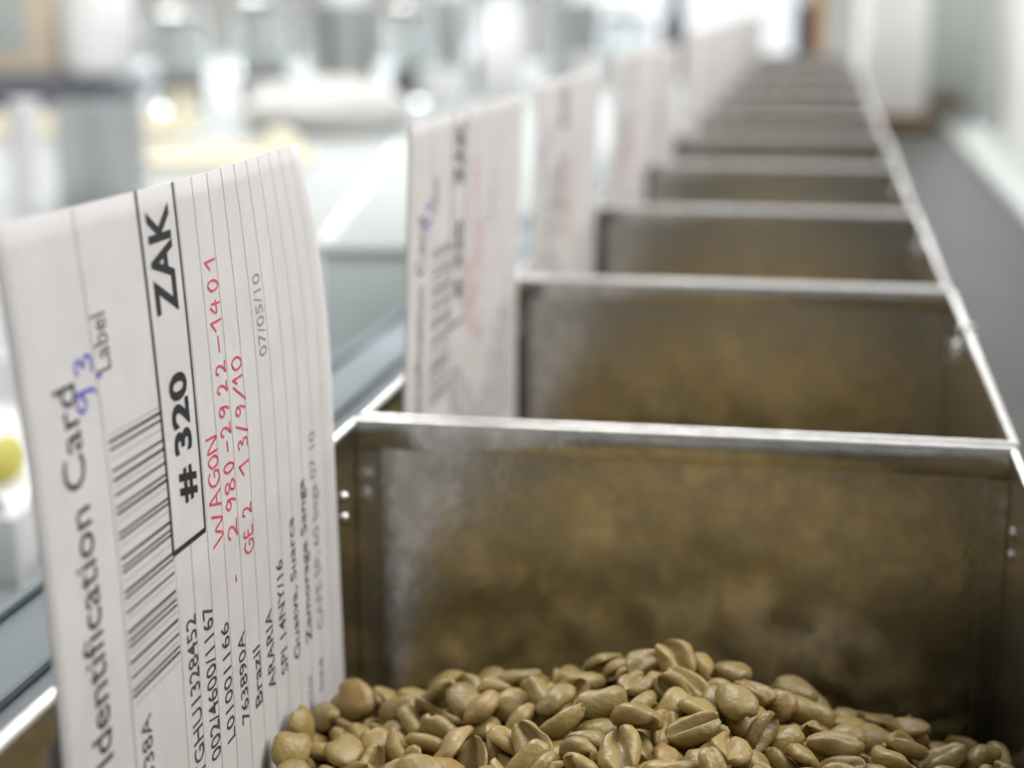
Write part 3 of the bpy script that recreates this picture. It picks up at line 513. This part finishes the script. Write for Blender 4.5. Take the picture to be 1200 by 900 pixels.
for r in BEANS[:N_SINGLE]:
    o = bpy.data.objects.new('coffee_bean', BEAN_MESH[r[0]]); COL.objects.link(o)
    o.location, o.rotation_mode = (r[2] * 1e-5, r[3] * 1e-5, r[4] * 1e-5), 'QUATERNION'
    o.rotation_quaternion = Quaternion([c * .001 for c in r[5:9]]).normalized(); o.scale = (r[1] * .01,) * 3
    tag(o, 'pale olive unroasted coffee bean in the heap inside the nearest metal bin', 'coffee bean', 'unroasted coffee beans in the nearest bin')

LOW = [bean_data(20 + s, (0, .35, .8, 1.5, 2.3), 6) for s in range(4)]
def add_bean(V, F, vf, mtx):
    o = len(V)
    V += [tuple(mtx @ Vector(p)) for p in vf[0]]; F += [tuple(o + k for k in f) for f in vf[1]]
def heap_base(V, F, x0, x1, y0, y1, h, drop, n=24):
    o = len(V)
    for j in range(n + 1):
        for i in range(n + 1):
            x = x0 + (x1 - x0) * i / n; y = y0 + (y1 - y0) * j / n
            V.append((x, y, h(x, y) - drop))
    for j in range(n):
        for i in range(n):
            a = o + j * (n + 1) + i; F.append((a, a + 1, a + n + 2, a + n + 1))
def rand_quat(rd): return Quaternion((rd.gauss(0, 1), rd.gauss(0, 1), rd.gauss(0, 1), rd.gauss(0, 1))).normalized()

def heap_near(x, y):
    z = -.029 - .0175 * min(1.1, abs((x + .022) / .060) ** 2.0)
    if y > .276: z -= (y - .276) * 1.3
    z = max(z, -.070)
    if y < .225: z -= (.225 - y) * .1
    return z
V = []; F = []; rd = random.Random(3)
heap_base(V, F, -.0842, .0353, .1385, .3019, heap_near, .0085)
for r in BEANS[N_SINGLE:]:
    vf = bean_data(r[0]); add_bean(V, F, vf, bean_matrix(r))
for i in range(520):                            # the layer under the ones in view, and the heap towards the camera
    x = rd.uniform(-.0790, .0325); y = rd.uniform(.1430, .2985)
    z = heap_near(x, y) - (.0080 if y > .186 else rd.uniform(.001, .007))
    add_bean(V, F, LOW[i % 4], Matrix.LocRotScale(Vector((x, y, z)), rand_quat(rd), Vector((1, 1, 1))))
o = link_mesh('coffee_bean_heap', mesh_from(V, F, True), M['bean'])
tag(o, 'deeper unroasted coffee beans under the heap in the nearest bin', 'coffee beans', None, 'stuff')

def heap_far(x, y):                             # x, y measured from the middle of a bin
    return -.034 - .010 * (x / .058) ** 2 - .013 * (y / .08) ** 2 - .004 * (y / .08)
V = []; F = []; rd = random.Random(8)
heap_base(V, F, -.0596, .0596, -.0811, .0811, heap_far, .004)
for i in range(560):
    x = rd.uniform(-.0545, .0545); y = rd.uniform(-.0760, .0760)
    add_bean(V, F, LOW[i % 4], Matrix.LocRotScale(Vector((x, y, heap_far(x, y) - rd.uniform(.0, .005))), rand_quat(rd), Vector((1, 1, 1))))
far_heap = mesh_from(V, F, True, 'bean_heap'); far_heap.materials.append(M['bean'])
for k in range(1, NB):
    o = bpy.data.objects.new('coffee_bean_heap', far_heap); COL.objects.link(o)
    o.location = (BX, FAR[k] - HY, 0.0)
    tag(o, 'unroasted coffee beans filling the %s metal bin from the camera' % ORD[k], 'coffee beans', None, 'stuff')

# ------------------------------------------------------------------ identification cards
CY0, CY1, CZ0, CZT = 0.170, 0.284, -0.082, 0.0535
FLAT = False
def card_x(y, z):
    """how far the card bends to the left: it leans on the bin side and curls at its top"""
    if FLAT:                                   # the cards further back stand straight
        return -.0826 + .0016 * (y - CY0) / (CY1 - CY0) + .034 * max(z + .01, 0)
    k = min(1, max(0, (y - CY0) / (CY1 - CY0)))
    if k < .4: A = .0042 - .0015 * k / .4
    elif k <= .5: A = .0027
    else: A = .0027 + .0025 * ((k - .5) / .5) ** 1.5
    p = 1.6 + 1.2 * max(0, k - .5) / .5
    return -.0832 - A * (max(z + .005, 0) / .057) ** p + .022 * max(-z, 0)
ORG = Vector((-.082, (CY0 + CY1) / 2, CZ0))
def on_card(y, z, lift):
    return (card_x(y, z) + lift - ORG.x, y - ORG.y, z - ORG.z)

def card_sheet():
    ny, nz = 36, 44; V = []; F = []
    for side in (0, 1):
        for j in range(nz + 1):
            for i in range(ny + 1):
                y = CY0 + (CY1 - CY0) * i / ny; top = CZT - .0006 * i / ny
                z = CZ0 + (top - CZ0) * j / nz
                V.append(on_card(y, z, -.0003 * side))
    n1 = (ny + 1) * (nz + 1)
    for j in range(nz):
        for i in range(ny):
            a = j * (ny + 1) + i
            F.append((a, a + 1, a + ny + 2, a + ny + 1))
            F.append((n1 + a, n1 + a + ny + 1, n1 + a + ny + 2, n1 + a + 1))
    ring = [i for i in range(ny + 1)] + [j * (ny + 1) + ny for j in range(1, nz + 1)] + [nz * (ny + 1) + i for i in range(ny - 1, -1, -1)] + [j * (ny + 1) for j in range(nz - 1, 0, -1)]
    for a, b in zip(ring, ring[1:] + ring[:1]): F.append((a, n1 + a, n1 + b, b))
    return mesh_from(V, F, True)

LIFT = .00006
class Ink:
    """flat print laid on the curved card; y runs across the card, z up (millimetres in)"""
    def __init__(s): s.V = []; s.F = []
    def band(s, p, q, w, n=14):
        """a straight printed line of width w from p to q"""
        (y0, z0), (y1, z1) = p, q
        d = Vector((y1 - y0, z1 - z0)); nn = Vector((-d.y, d.x)).normalized() * (w / 2)
        o = len(s.V)
        for i in range(n + 1):
            y = y0 + d.x * i / n; z = z0 + d.y * i / n
            for g in (1, -1): s.V.append(on_card((y + g * nn.x) * .001, (z + g * nn.y) * .001, LIFT))
        for i in range(n): s.F.append((o + 2 * i, o + 2 * i + 1, o + 2 * i + 3, o + 2 * i + 2))
    def text(s, body, z0, z1, ybase, ytop, bold=0.0, shear=0.0):
        """type reading upwards from z0 to z1; letters stand from ybase towards ytop"""
        cu = bpy.data.curves.new('type', 'FONT'); cu.body = body; cu.size = 1; cu.offset = bold; cu.resolution_u = 3; cu.shear = shear
        ob = bpy.data.objects.new('type', cu); COL.objects.link(ob)
        me = bpy.data.meshes.new_from_object(ob.evaluated_get(bpy.context.evaluated_depsgraph_get()))
        co = [v.co.copy() for v in me.vertices]
        xs = [c.x for c in co]; x0, x1 = min(xs), max(xs)
        h = 0.729 + bold                                                  # cap height of the built-in face
        o = len(s.V)
        for c in co:
            z = z0 + (c.x - x0) / (x1 - x0) * (z1 - z0); y = ybase + c.y / h * (ytop - ybase)
            s.V.append(on_card(y * .001, z * .001, LIFT))
        for p in me.polygons: s.F.append(tuple(o + k for k in p.vertices))
        bpy.data.objects.remove(ob); bpy.data.curves.remove(cu); bpy.data.meshes.remove(me)
    def pen(s, ch, z0, z1, ybase, ytop, w=.37):
        for st in PEN[ch]:
            pts = [Vector((a, b)) for a, b in st]
            if len(pts) > 2:                                              # smooth the stroke
                sm = []
                ex = [2 * pts[0] - pts[1]] + pts + [2 * pts[-1] - pts[-2]]
                for i in range(1, len(ex) - 2):
                    for k in range(5):
                        t = k / 5; a, b, c, d = ex[i - 1:i + 3]
                        sm.append(.5 * (2 * b + (c - a) * t + (2 * a - 5 * b + 4 * c - d) * t * t + (3 * b - a - 3 * c + d) * t ** 3))
                pts = sm + [pts[-1]]
            q = [Vector((ybase + p.y * (ytop - ybase), z0 + p.x * (z1 - z0))) for p in pts]
            o = len(s.V)
            for i, p in enumerate(q):
                d = (q[min(i + 1, len(q) - 1)] - q[max(i - 1, 0)])
                d = d.normalized() if d.length > 1e-6 else Vector((0, 1))
                nn = Vector((-d.y, d.x)) * (w / 2)
                for g in (1, -1): s.V.append(on_card((p.x + g * nn.x) * .001, (p.y + g * nn.y) * .001, LIFT * 1.3))
            for i in range(len(q) - 1): s.F.append((o + 2 * i, o + 2 * i + 1, o + 2 * i + 3, o + 2 * i + 2))
    def build(s, name, m, parent):
        return link_mesh(name, mesh_from(s.V, s.F), m, parent)

PEN = {  # pen strokes in a unit square
 'W': [[(0, 1), (.22, 0), (.5, .7), (.72, 0), (1, 1)]],
 'A': [[(0, 0), (.45, 1), (.6, .95), (1, 0)], [(.2, .4), (.8, .42)]],
 'G': [[(1, .85), (.6, 1), (.15, .75), (.02, .35), (.4, 0), (.85, .1), (.95, .45), (.55, .45)]],
 'O': [[(.5, .9), (.1, .6), (.2, .12), (.6, .05), (.92, .4), (.75, .85), (.5, .9)]],
 'N': [[(0, 0), (.08, .9), (.5, .5), (.85, .02), (1, 1)]],
 '1': [[(0, .6), (.55, 1), (.6, 1), (.62, 0)]],
 '2': [[(.05, .75), (.35, 1), (.75, .8), (.6, .4), (.05, .02), (.5, .08), (1, .05)]],
 '3': [[(.1, .9), (.6, 1), (.8, .75), (.4, .55), (.85, .35), (.7, .05), (.05, .05)]],
 '4': [[(.55, 1), (.05, .4), (.95, .42)], [(.75, .85), (.65, 0)]],
 '8': [[(.6, .52), (.15, .75), (.5, 1), (.85, .75), (.3, .4), (.2, .1), (.6, 0), (.9, .25), (.5, .55)]],
 '9': [[(.85, .85), (.45, 1), (.12, .72), (.4, .5), (.82, .7), (.88, .9), (.8, .4), (.5, 0)]],
 '0': [[(.5, 1), (.1, .65), (.2, .1), (.6, .02), (.92, .45), (.8, .9), (.5, 1)]],
 'E': [[(.9, .95), (.3, .95), (.15, .5), (.2, .05), (.95, .05)], [(.2, .5), (.75, .52)]],
 '/': [[(0, -.15), (1, 1.1)]], '-': [[(0, .45), (1, .5)]], ',': [[(.6, .35), (.35, 0)]], 'q': [[(.8, .9), (.4, 1), (.1, .7), (.4, .45), (.8, .7)], [(.85, 1), (.8, 0), (.6, -.2)]],
}

def make_card():
    root = empty('identification_card', ORG)
    link_mesh('card_sheet', card_sheet(), M['paper'], root)
    k = Ink(); k.text('Identification Card', -13.6, 33.6, 183.2, 177.2, bold=.004); k.build('printed_title', M['ink'], root)
    k = Ink()                                             # the pointed frame round the sample number
    k.band((206.9, 53.4), (206.9, 5), .75); k.band((219.0, 53.3), (219.0, 4.4), .6); k.band((219.2, 4.3), (206.7, 4.6), .8)
    k.build('number_frame', M['ink'], root)
    k = Ink(); k.text('# 320', 10.0, 28.2, 216.3, 210.0, bold=.035); k.text('ZAK', 36.2, 50.9, 216.2, 208.6, bold=.03)
    k.build('printed_number', M['ink'], root)
    k = Ink(); kf = Ink()                                 # barcode
    zs = [24.4, 23.4, 20.7, 19.5, 17.6, 16.0, 15.2, 12.7, 12.0, 9.4, 8.3, 7.6, 5.0, 4.2, 2.3, -.3, -1.5, -2.3, -4.4, -6.4, -8.2, -9.0]
    for i, z in enumerate(zs):
        k.band((190.4, z), (206.7, z - .15), .34 if i % 3 else .42, 6)
    for z in (25.2, 22.2, 18.6, 14.2, 11.0, 6.4, 3.3, 1.4, -.9, -3.2, -5.4, -7.4, -10.2):
        kf.band((190.6, z), (206.6, z - .15), .12, 6)
    k.build('barcode', M['ink'], root)
    for y in (189.6,): kf.band((y - .6, 53.3), (y + .7, -60), .18, 30)
    kf.build('barcode_hairlines', M['faint'], root)
    k = Ink()
    for y in (207.2, 213.3, 219.8, 226.2, 232.6, 239.0, 245.4, 251.8, 258.2, 264.6, 271.0, 277.4):
        k.band((y, 53.2 if y > 219.5 else 4.4), (y, -75), .2, 30)
    k.build('ruled_lines', M['rule'], root)
    k = Ink()
    k.text('Label', 33.1, 40.2, 193.6, 189.4, bold=.002); k.build('printed_label_word', M['typed'], root)
    k = Ink(); k.text('538A', -21.9, -13.0, 195.4, 191.9, bold=.004)
    k.text('TGHU1328452', -29.9, -5.9, 213.0, 209.2, bold=.006); k.text('002/4600/1167', -30, -6.6, 219.5, 215.6, bold=.006)
    k.text('L01001166', -30, -11.7, 225.7, 222.3, bold=.006); k.text('763890A', -30, -15.7, 232.2, 229.0, bold=.006)
    k.text('Brazil', -30, -20.4, 238.6, 235.2, bold=.008); k.text('ARARIA', -30, -16.8, 245.2, 241.8, bold=.008)
    k.text('SPI 14NY/16', -30, -10.8, 251.8, 248.3, bold=.008); k.text('Guatva, Suarca', -30.2, -5.8, 258.6, 255.2, bold=.008)
    k.text('Zamorage Sanga', -30, -1.2, 265.3, 262.0, bold=.008)
    k.build('typed_text', M['typed'], root)
    k = Ink()
    k.text('07/05/10', 23.1, 36.0, 250.6, 247.0, bold=.004); k.build('printed_date', M['faint'], root); k = Ink(); k.text('CAFE SP, 60 bags 07 10', -30, 5.4, 272.2, 268.6, bold=.008)
    k.build('faint_text', M['faint'], root); k = Ink()
    k.text('kg', -43.6, -38.9, 257.6, 255.2, bold=.008); k.text('netto', -44.6, -35.8, 264.0, 261.4, bold=.008); k.text('bag', -41.0, -35.0, 270.4, 268, bold=.008)
    k.build('footer_text', M['faint'], root)
    k = Ink()                                             # red handwriting
    for ch, a, b in (('W', .6, 5.2), ('A', 6.1, 8.3), ('G', 9.2, 11.5), ('O', 11.8, 13.8), ('N', 14.2, 16.5)): k.pen(ch, a, b, 226.0, 221.7)
    for ch, a, b in (('-', -7.4, -6.2), ('2', -.6, 2.1), ('9', 3.8, 5.9), ('8', 6.3, 8.5), ('0', 9.5, 11.1), ('-', 12.7, 14.4), ('2', 15.1, 16.9), ('9', 17.9, 19.8), ('2', 21.5, 23.1),
                     ('2', 24.3, 26.1), ('-', 27.5, 30.0), ('1', 30.7, 33.0), ('4', 33.2, 35.3), ('0', 36.4, 38.2), ('1', 39.6, 41.7)): k.pen(ch, a, b, 232.0, 228.0)
    for ch, a, b in (('G', -4.9, -2.9), ('E', -2.5, -.8), ('2', 1.0, 2.7), ('1', 7.4, 10.3), ('3', 11.4, 13.2), ('/', 13.7, 15.4), ('9', 16.5, 18.3), ('/', 18.6, 21.4), ('1', 21.5, 22.9), ('0', 23.4, 25.6)): k.pen(ch, a, b, 238.6, 234.6)
    k.build('red_handwriting', M['red'], root)
    k = Ink()
    for ch, a, b, y0, y1 in (('q', 29.3, 32.4, 187.6, 183.2), (',', 32.4, 33.4, 190.6, 187.4), ('3', 33.7, 36.3, 188.4, 184.0)): k.pen(ch, a, b, y0, y1, .5)
    k.build('blue_handwriting', M['blue'], root)
    return root

card0 = make_card()
FLAT = True
card1 = make_card()
rs = random.Random(4)
for k in range(NB):
    c = card0 if k == 0 else card1 if k == 1 else copy_tree(card1, keep=None if k < 5 else {'card_sheet', 'printed_title', 'barcode', 'number_frame'})
    if k: c.scale = (1, 1.09, 1)
    if k == 1: c.location = ORG + Vector((0, .1685, -.001))
    elif k:
        c.location = ORG + Vector((rs.uniform(-.0002, .001), FAR[k] - FAR[0] + rs.uniform(-.006, .002), rs.uniform(-.003, .003)))
        c.rotation_euler = (0, math.radians(rs.uniform(-.1, 1.0)), math.radians(rs.uniform(-.6, .3)))
    if k == 0: lab = 'large sharp white identification card with red handwriting standing in the nearest bin'
    elif k == 1: lab = 'blurred white identification card standing in the second bin, right behind the sharp one'
    elif k == NB - 1: lab = 'farthest white card, standing in the last bin of the row'
    else: lab = '%s white card counting back along the left of the bins' % ORD[k]
    tag(c, lab, 'card', 'white identification cards in the bins')

# ------------------------------------------------------------------ beside the bins
rl = empty('steel_side_rail', (-0.108, 1.2, -0.045))
tag(rl, 'blue grey steel rail running along the left of the bins', 'rail')
link_mesh('rail_top', box_mesh(-.020, .0205, -1.35, 1.6, .0235, .025, bevel=.0004), M['rail'], rl)
for x in (-.020, -.004): link_mesh('rail_ridge', box_mesh(x, x + .0022, -1.35, 1.6, .025, .0265, bevel=.0006), M['rail'], rl)
for y in (-1.2, -.4, .4, 1.2): link_mesh('rail_foot', box_mesh(-.012, .012, y - .01, y + .01, -.043, .0235), M['rail'], rl)

def on_table(name, x, y, label, cat, group=None, rz=0.0, z=TABLE_Z):
    return tag(empty(name, (x, y, z), rz), label, cat, group)

# long plastic box left of the second bin
bx = on_table('plastic_box', -0.2126, 0.711, 'long pale green plastic box beside the second identification card', 'box', None, YAW)
bm = bmesh.new(); box(bm, 0, .074, 0, .50, 0, .054, bevel=.002)
link_mesh('box_body', bm_mesh(bm, True), M['palegreen'], bx)
bm = bmesh.new(); box(bm, -.001, .075, -.001, .501, .054, .058, bevel=.0012)
ld = link_mesh('lid', bm_mesh(bm, True), M['lid'], bx)
bm = bmesh.new(); box(bm, -.0015, .0035, -.001, .501, .056, .0605, bevel=.001)
link_mesh('lid_rim', bm_mesh(bm, True), M['whiteplastic'], ld)

# white tray with a few things in the lower left corner of the view
def tray(name, x, y, w, l, h, label, m, rz=0.0, cat='tray', group=None):
    t = on_table(name, x, y, label, cat, group, rz)
    link_mesh('tray_base', box_mesh(-w / 2, w / 2, -l / 2, l / 2, 0, .003), m, t)
    for (a, b, c, d) in ((-w / 2, w / 2, -l / 2, -l / 2 + .003), (-w / 2, w / 2, l / 2 - .003, l / 2), (-w / 2, -w / 2 + .003, -l / 2 + .003, l / 2 - .003), (w / 2 - .003, w / 2, -l / 2 + .003, l / 2 - .003)):
        link_mesh('tray_side', box_mesh(a, b, c, d, 0, h, bevel=.001), m, t)
    return t
tray('sample_tray', -.285, .53, .10, .22, .022, 'white plastic tray at the left edge beside the sharp card', M['whiteplastic'], .15)
def lump_mesh(rx, ry, rz, seed):
    bm = bmesh.new(); bmesh.ops.create_icosphere(bm, subdivisions=3, radius=1)
    rd = random.Random(seed); a, b = rd.uniform(0, 6), rd.uniform(0, 6)
    for v in bm.verts:
        k = 1 + .1 * math.sin(4 * v.co.x + a) * math.cos(3 * v.co.y + b)
        v.co = Vector((v.co.x * rx * k, v.co.y * ry * k, max(0.0, max(v.co.z, -.55) * rz * k + .55 * rz)))
    return bm_mesh(bm, True)
tag(link_mesh('seed_sample', lump_mesh(.008, .016, .009, 1), M['yellow'], None, (-.2745, .527, TABLE_Z + .003)), 'yellow green pod lying in the white tray', 'seed pod')
tag(link_mesh('seed_sample', lump_mesh(.010, .012, .006, 2), M['coffee'], None, (-.258, .475, TABLE_Z + .003)), 'brown lump lying in the white tray', 'seed pod')

# ------------------------------------------------------------------ right side
cb = tag(empty('white_cabinet', (.40, 1.2, -.95)), 'white cabinet with a flush side at the right edge of the view', 'cabinet')
link_mesh('cabinet_body', box_mesh(-.186, .25, -.9, 1.08, .80, 1.07, bevel=.004), M['whitepaint'], cb)
link_mesh('plinth', box_mesh(-.16, .25, -.9, 1.06, 0, .80), M['greypaint'], cb)
st = tag(empty('pale_strip', (.185, 1.2, TABLE_Z)), 'pale strip along the foot of the white cabinet', 'strip')
link_mesh('strip_board', box_mesh(-.030, .028, -1.35, 1.08, -.02, .004, bevel=.002), M['greypaint'], st)
link_mesh('strip_edge', box_mesh(-.032, -.030, -1.35, 1.08, -.02, .003), M['greypaint'], st)

pn = tag(empty('white_locker', (.086, 2.5, TABLE_Z)), 'tall white locker standing on a brown block right of the farthest bins', 'locker')
link_mesh('locker_body', box_mesh(-.036, .038, -.34, .4, .02, .34, bevel=.003), M['whitepaint'], pn)
link_mesh('brown_foot', box_mesh(-.022, .052, -.355, -.30, 0, .02, bevel=.003), M['brownwood'], pn)
link_mesh('door_seam', box_mesh(-.002, -.001, -.3404, -.34, .05, .32), M['greypaint'], pn)
po = tag(empty('grey_pillar', (.172, 2.62, TABLE_Z)), 'grey pillar between the white locker and the white cabinet', 'pillar')
link_mesh('pillar_shaft', box_mesh(-.036, .06, -.04, .2, .016, .30, bevel=.004), M['greypaint'], po)
link_mesh('pillar_foot', box_mesh(-.020, .03, -.052, -.04, .0, .022, bevel=.003), M['brownwood'], po)
link_mesh('pillar_base', box_mesh(-.04, .064, -.045, .2, -.05, .016), M['greypaint'], po)

# things at the far end of the row
eb = on_table('navy_file_box', -.03, 2.72, 'dark navy file box at the far end of the row of bins', 'box')
link_mesh('box_body', box_mesh(-.016, .012, 0, .12, 0, .30, bevel=.002), M['navy'], eb)
link_mesh('box_label', box_mesh(-.012, .008, -.001, 0, .15, .24), M['whiteplastic'], eb)
ob = on_table('orange_binder', -.008, 2.72, 'orange yellow binder beside the navy file box', 'binder')
link_mesh('binder_cover', box_mesh(-.008, .006, 0, .12, 0, .31, bevel=.002), M['orange'], ob)
link_mesh('finger_hole', lathe_mesh([(.005, 0), (.005, .001)], 20), M['darkgrey'], ob, (-.001, -.0005, .06)).rotation_euler = (math.pi / 2, 0, 0)

# ------------------------------------------------------------------ blurred cups, jars and machines on the table
def steel_canister(x, y, r, h, label, group=None, m='steel'):
    t = on_table('steel_canister', x, y, label, 'canister', group)
    link_mesh('canister_body', lathe_mesh([(r * .96, 0), (r, .004), (r, h - .004), (r * 1.03, h - .002), (r * 1.03, h), (r * .97, h), (r * .96, h - .01), (r * .95, .01)], 48), M[m], t)
    link_mesh('rolled_band', lathe_mesh([(r * 1.0, h * .20), (r * 1.02, h * .21), (r * 1.02, h * .23), (r * 1.0, h * .24)], 48), M[m], t)
    return t
def cup(x, y, r, h, label, group=None, m='ceramic', rz=0.0):
    t = on_table('tasting_cup', x, y, label, 'cup', group, rz)
    link_mesh('cup_body', lathe_mesh([(r * .55, 0), (r * .62, .004), (r * .8, h * .35), (r * .97, h * .75), (r, h), (r * .94, h), (r * .9, h * .75), (r * .7, h * .3), (r * .4, h * .12)], 40), M[m], t)
    link_mesh('coffee', lathe_mesh([(r * .5, h * .62), (r * .86, h * .64)], 32), M['coffee'], t)
    return t
def glass_jar(x, y, r, h, label, group=None, fill='coffee'):
    t = on_table('glass_jar', x, y, label, 'jar', group)
    link_mesh('jar_glass', lathe_mesh([(r * .94, 0), (r, .006), (r, h * .8), (r * .85, h * .9), (r * .85, h), (r * .79, h), (r * .79, h * .9), (r * .94, h * .79), (r * .94, .01)], 40), M['glass'], t)
    link_mesh('jar_content', lathe_mesh([(r * .9, .011), (r * .9, h * .35), (r * .4, h * .42)], 32), M[fill], t)
    link_mesh('jar_lid', lathe_mesh([(r * .9, h - .012), (r * .9, h + .006), (r * .8, h + .01), (r * .2, h + .01)], 32), M['steel'], t)
    return t

steel_canister(-.556, 1.27, .035, .082, 'brushed steel canister standing behind the top of the sharp card')
pc = on_table('canister_highlight', -.607, 1.245, 'tall white shape added as the bright highlight on the brushed steel canister', 'cup')  # cup-shaped stand-in for the window's reflection on the canister
link_mesh('highlight_wall', lathe_mesh([(.0095, 0), (.0118, .082), (.0124, .084), (.0118, .085), (.0112, .082), (.009, .003)], 36), M['ceramic'], pc)
link_mesh('highlight_rim', lathe_mesh([(.0118, .0815), (.0128, .083), (.0118, .0855), (.0110, .084)], 36), M['ceramic'], pc)

# sample roaster: beige body on a dark plinth
ro = on_table('sample_roaster', -1.16, 2.36, 'beige machine on a dark grey base at the upper left', 'machine', None, YAW)
link_mesh('machine_base', box_mesh(-.17, .145, -.02, .26, .01, .048, bevel=.005), M['darkgrey'], ro)
for x in (-.15, .12):
    for y in (0, .23): link_mesh('rubber_foot', lathe_mesh([(.014, 0), (.016, .01)], 16), M['darkgrey'], ro, (x, y, 0))
link_mesh('machine_body', box_mesh(-.17, .060, .0, .24, .048, .34, bevel=.012), M['beige'], ro)
link_mesh('front_panel', box_mesh(-.04, .02, -.003, 0, .085, .25, bevel=.002), M['lid'], ro)
link_mesh('knob', lathe_mesh([(.013, 0), (.012, .012), (.004, .014)], 20), M['darkgrey'], ro, (-.10, -.002, .14)).rotation_euler = (math.pi / 2, 0, 0)

jg = on_table('white_jug', -1.045, 2.40, 'bright white jug standing on the dark grey machine base', 'jug', None, .3, TABLE_Z + .048)
link_mesh('jug_body', lathe_mesh([(.040, 0), (.052, .01), (.056, .06), (.048, .12), (.040, .17), (.045, .2), (.041, .2), (.036, .17), (.044, .12), (.05, .06), (.045, .012)], 40), M['ceramic'], jg)
link_mesh('jug_handle', tube_mesh([(.045, 0, .165), (.075, 0, .16), (.088, 0, .12), (.08, 0, .07), (.055, 0, .05)], .007), M['ceramic'], jg)

# flat trays and sheets
tray('cream_tray', -.90, 1.95, .30, .20, .016, 'cream coloured tray lying behind the steel canister', M['cream'], .18)
tray('cream_tray', -.60, 1.62, .20, .16, .012, 'bright cream tray showing just above the sharp card', M['cream'], .2)
def paper_bag(x, y, w, l, h, label, m, seed, rz=0.0):
    t = on_table('paper_bag', x, y, label, 'bag', None, rz)
    link_mesh('bag_body', lump_mesh(w, l, h, seed), m, t)
    link_mesh('bag_fold', box_mesh(-w * .5, w * .5, -.006, .006, h * 1.1, h * 1.62, bevel=.003), m, t)
    return t
paper_bag(-.60, 2.06, .105, .12, .040, 'white paper bag lying between the sharp card and the second card', M['bagpaper'], 5, .3)
tag(link_mesh('paper_ball', lump_mesh(.022, .022, .018, 7), M['cream'], None, (-.555, 1.72, TABLE_Z)), 'crumpled cream paper ball beside the white paper bag', 'paper ball')

G1 = 'jars and cups at the back of the table'
glass_jar(-.905, 2.36, .042, .13, 'glass jar just right of the white jug', G1)
glass_jar(-.80, 2.42, .045, .15, 'wide glass jar behind the cream tray', G1)
steel_canister(-.72, 2.55, .050, .15, 'tall steel canister behind the white paper bag', G1)
cup(-.83, 2.16, .026, .040, 'cream tasting cup in front of the wide glass jar', G1, 'cream')
cup(-.735, 2.22, .030, .05, 'white tasting cup in front of the tall steel canister', G1)
glass_jar(-.62, 2.60, .042, .14, 'glass jar right of the tall steel canister', G1)
steel_canister(-.66, 2.95, .040, .16, 'slim steel canister behind the glass jars', G1)
cup(-.55, 2.46, .032, .06, 'white tasting cup right of the third glass jar', G1)
glass_jar(-.56, 2.95, .050, .17, 'large glass jar behind the second identification card', G1)
bo = on_table('milk_bottle', -.515, 2.78, 'bright white bottle above the second identification card', 'bottle', G1)
link_mesh('bottle_body', lathe_mesh([(.034, 0), (.038, .005), (.038, .10), (.016, .14), (.015, .17), (.012, .17)], 32), M['ceramic'], bo)
link_mesh('bottle_cap', lathe_mesh([(.017, .168), (.017, .185), (.005, .187)], 24), M['whiteplastic'], bo)
steel_canister(-.47, 3.25, .055, .15, 'wide steel canister behind the white bottle', G1)
glass_jar(-.38, 3.35, .050, .12, 'glass jar above the third white card', G1)
cup(-.40, 3.05, .035, .06, 'white tasting cup above the third white card', G1)
db = on_table('dark_bottle', -.285, 3.35, 'dark bottle showing above the fourth white card', 'bottle', G1)
link_mesh('bottle_body', lathe_mesh([(.022, 0), (.026, .005), (.026, .11), (.011, .14), (.011, .17), (.008, .17)], 32), M['darkgrey'], db)
link_mesh('bottle_cap', lathe_mesh([(.013, .168), (.013, .182), (.004, .184)], 24), M['darkgrey'], db)
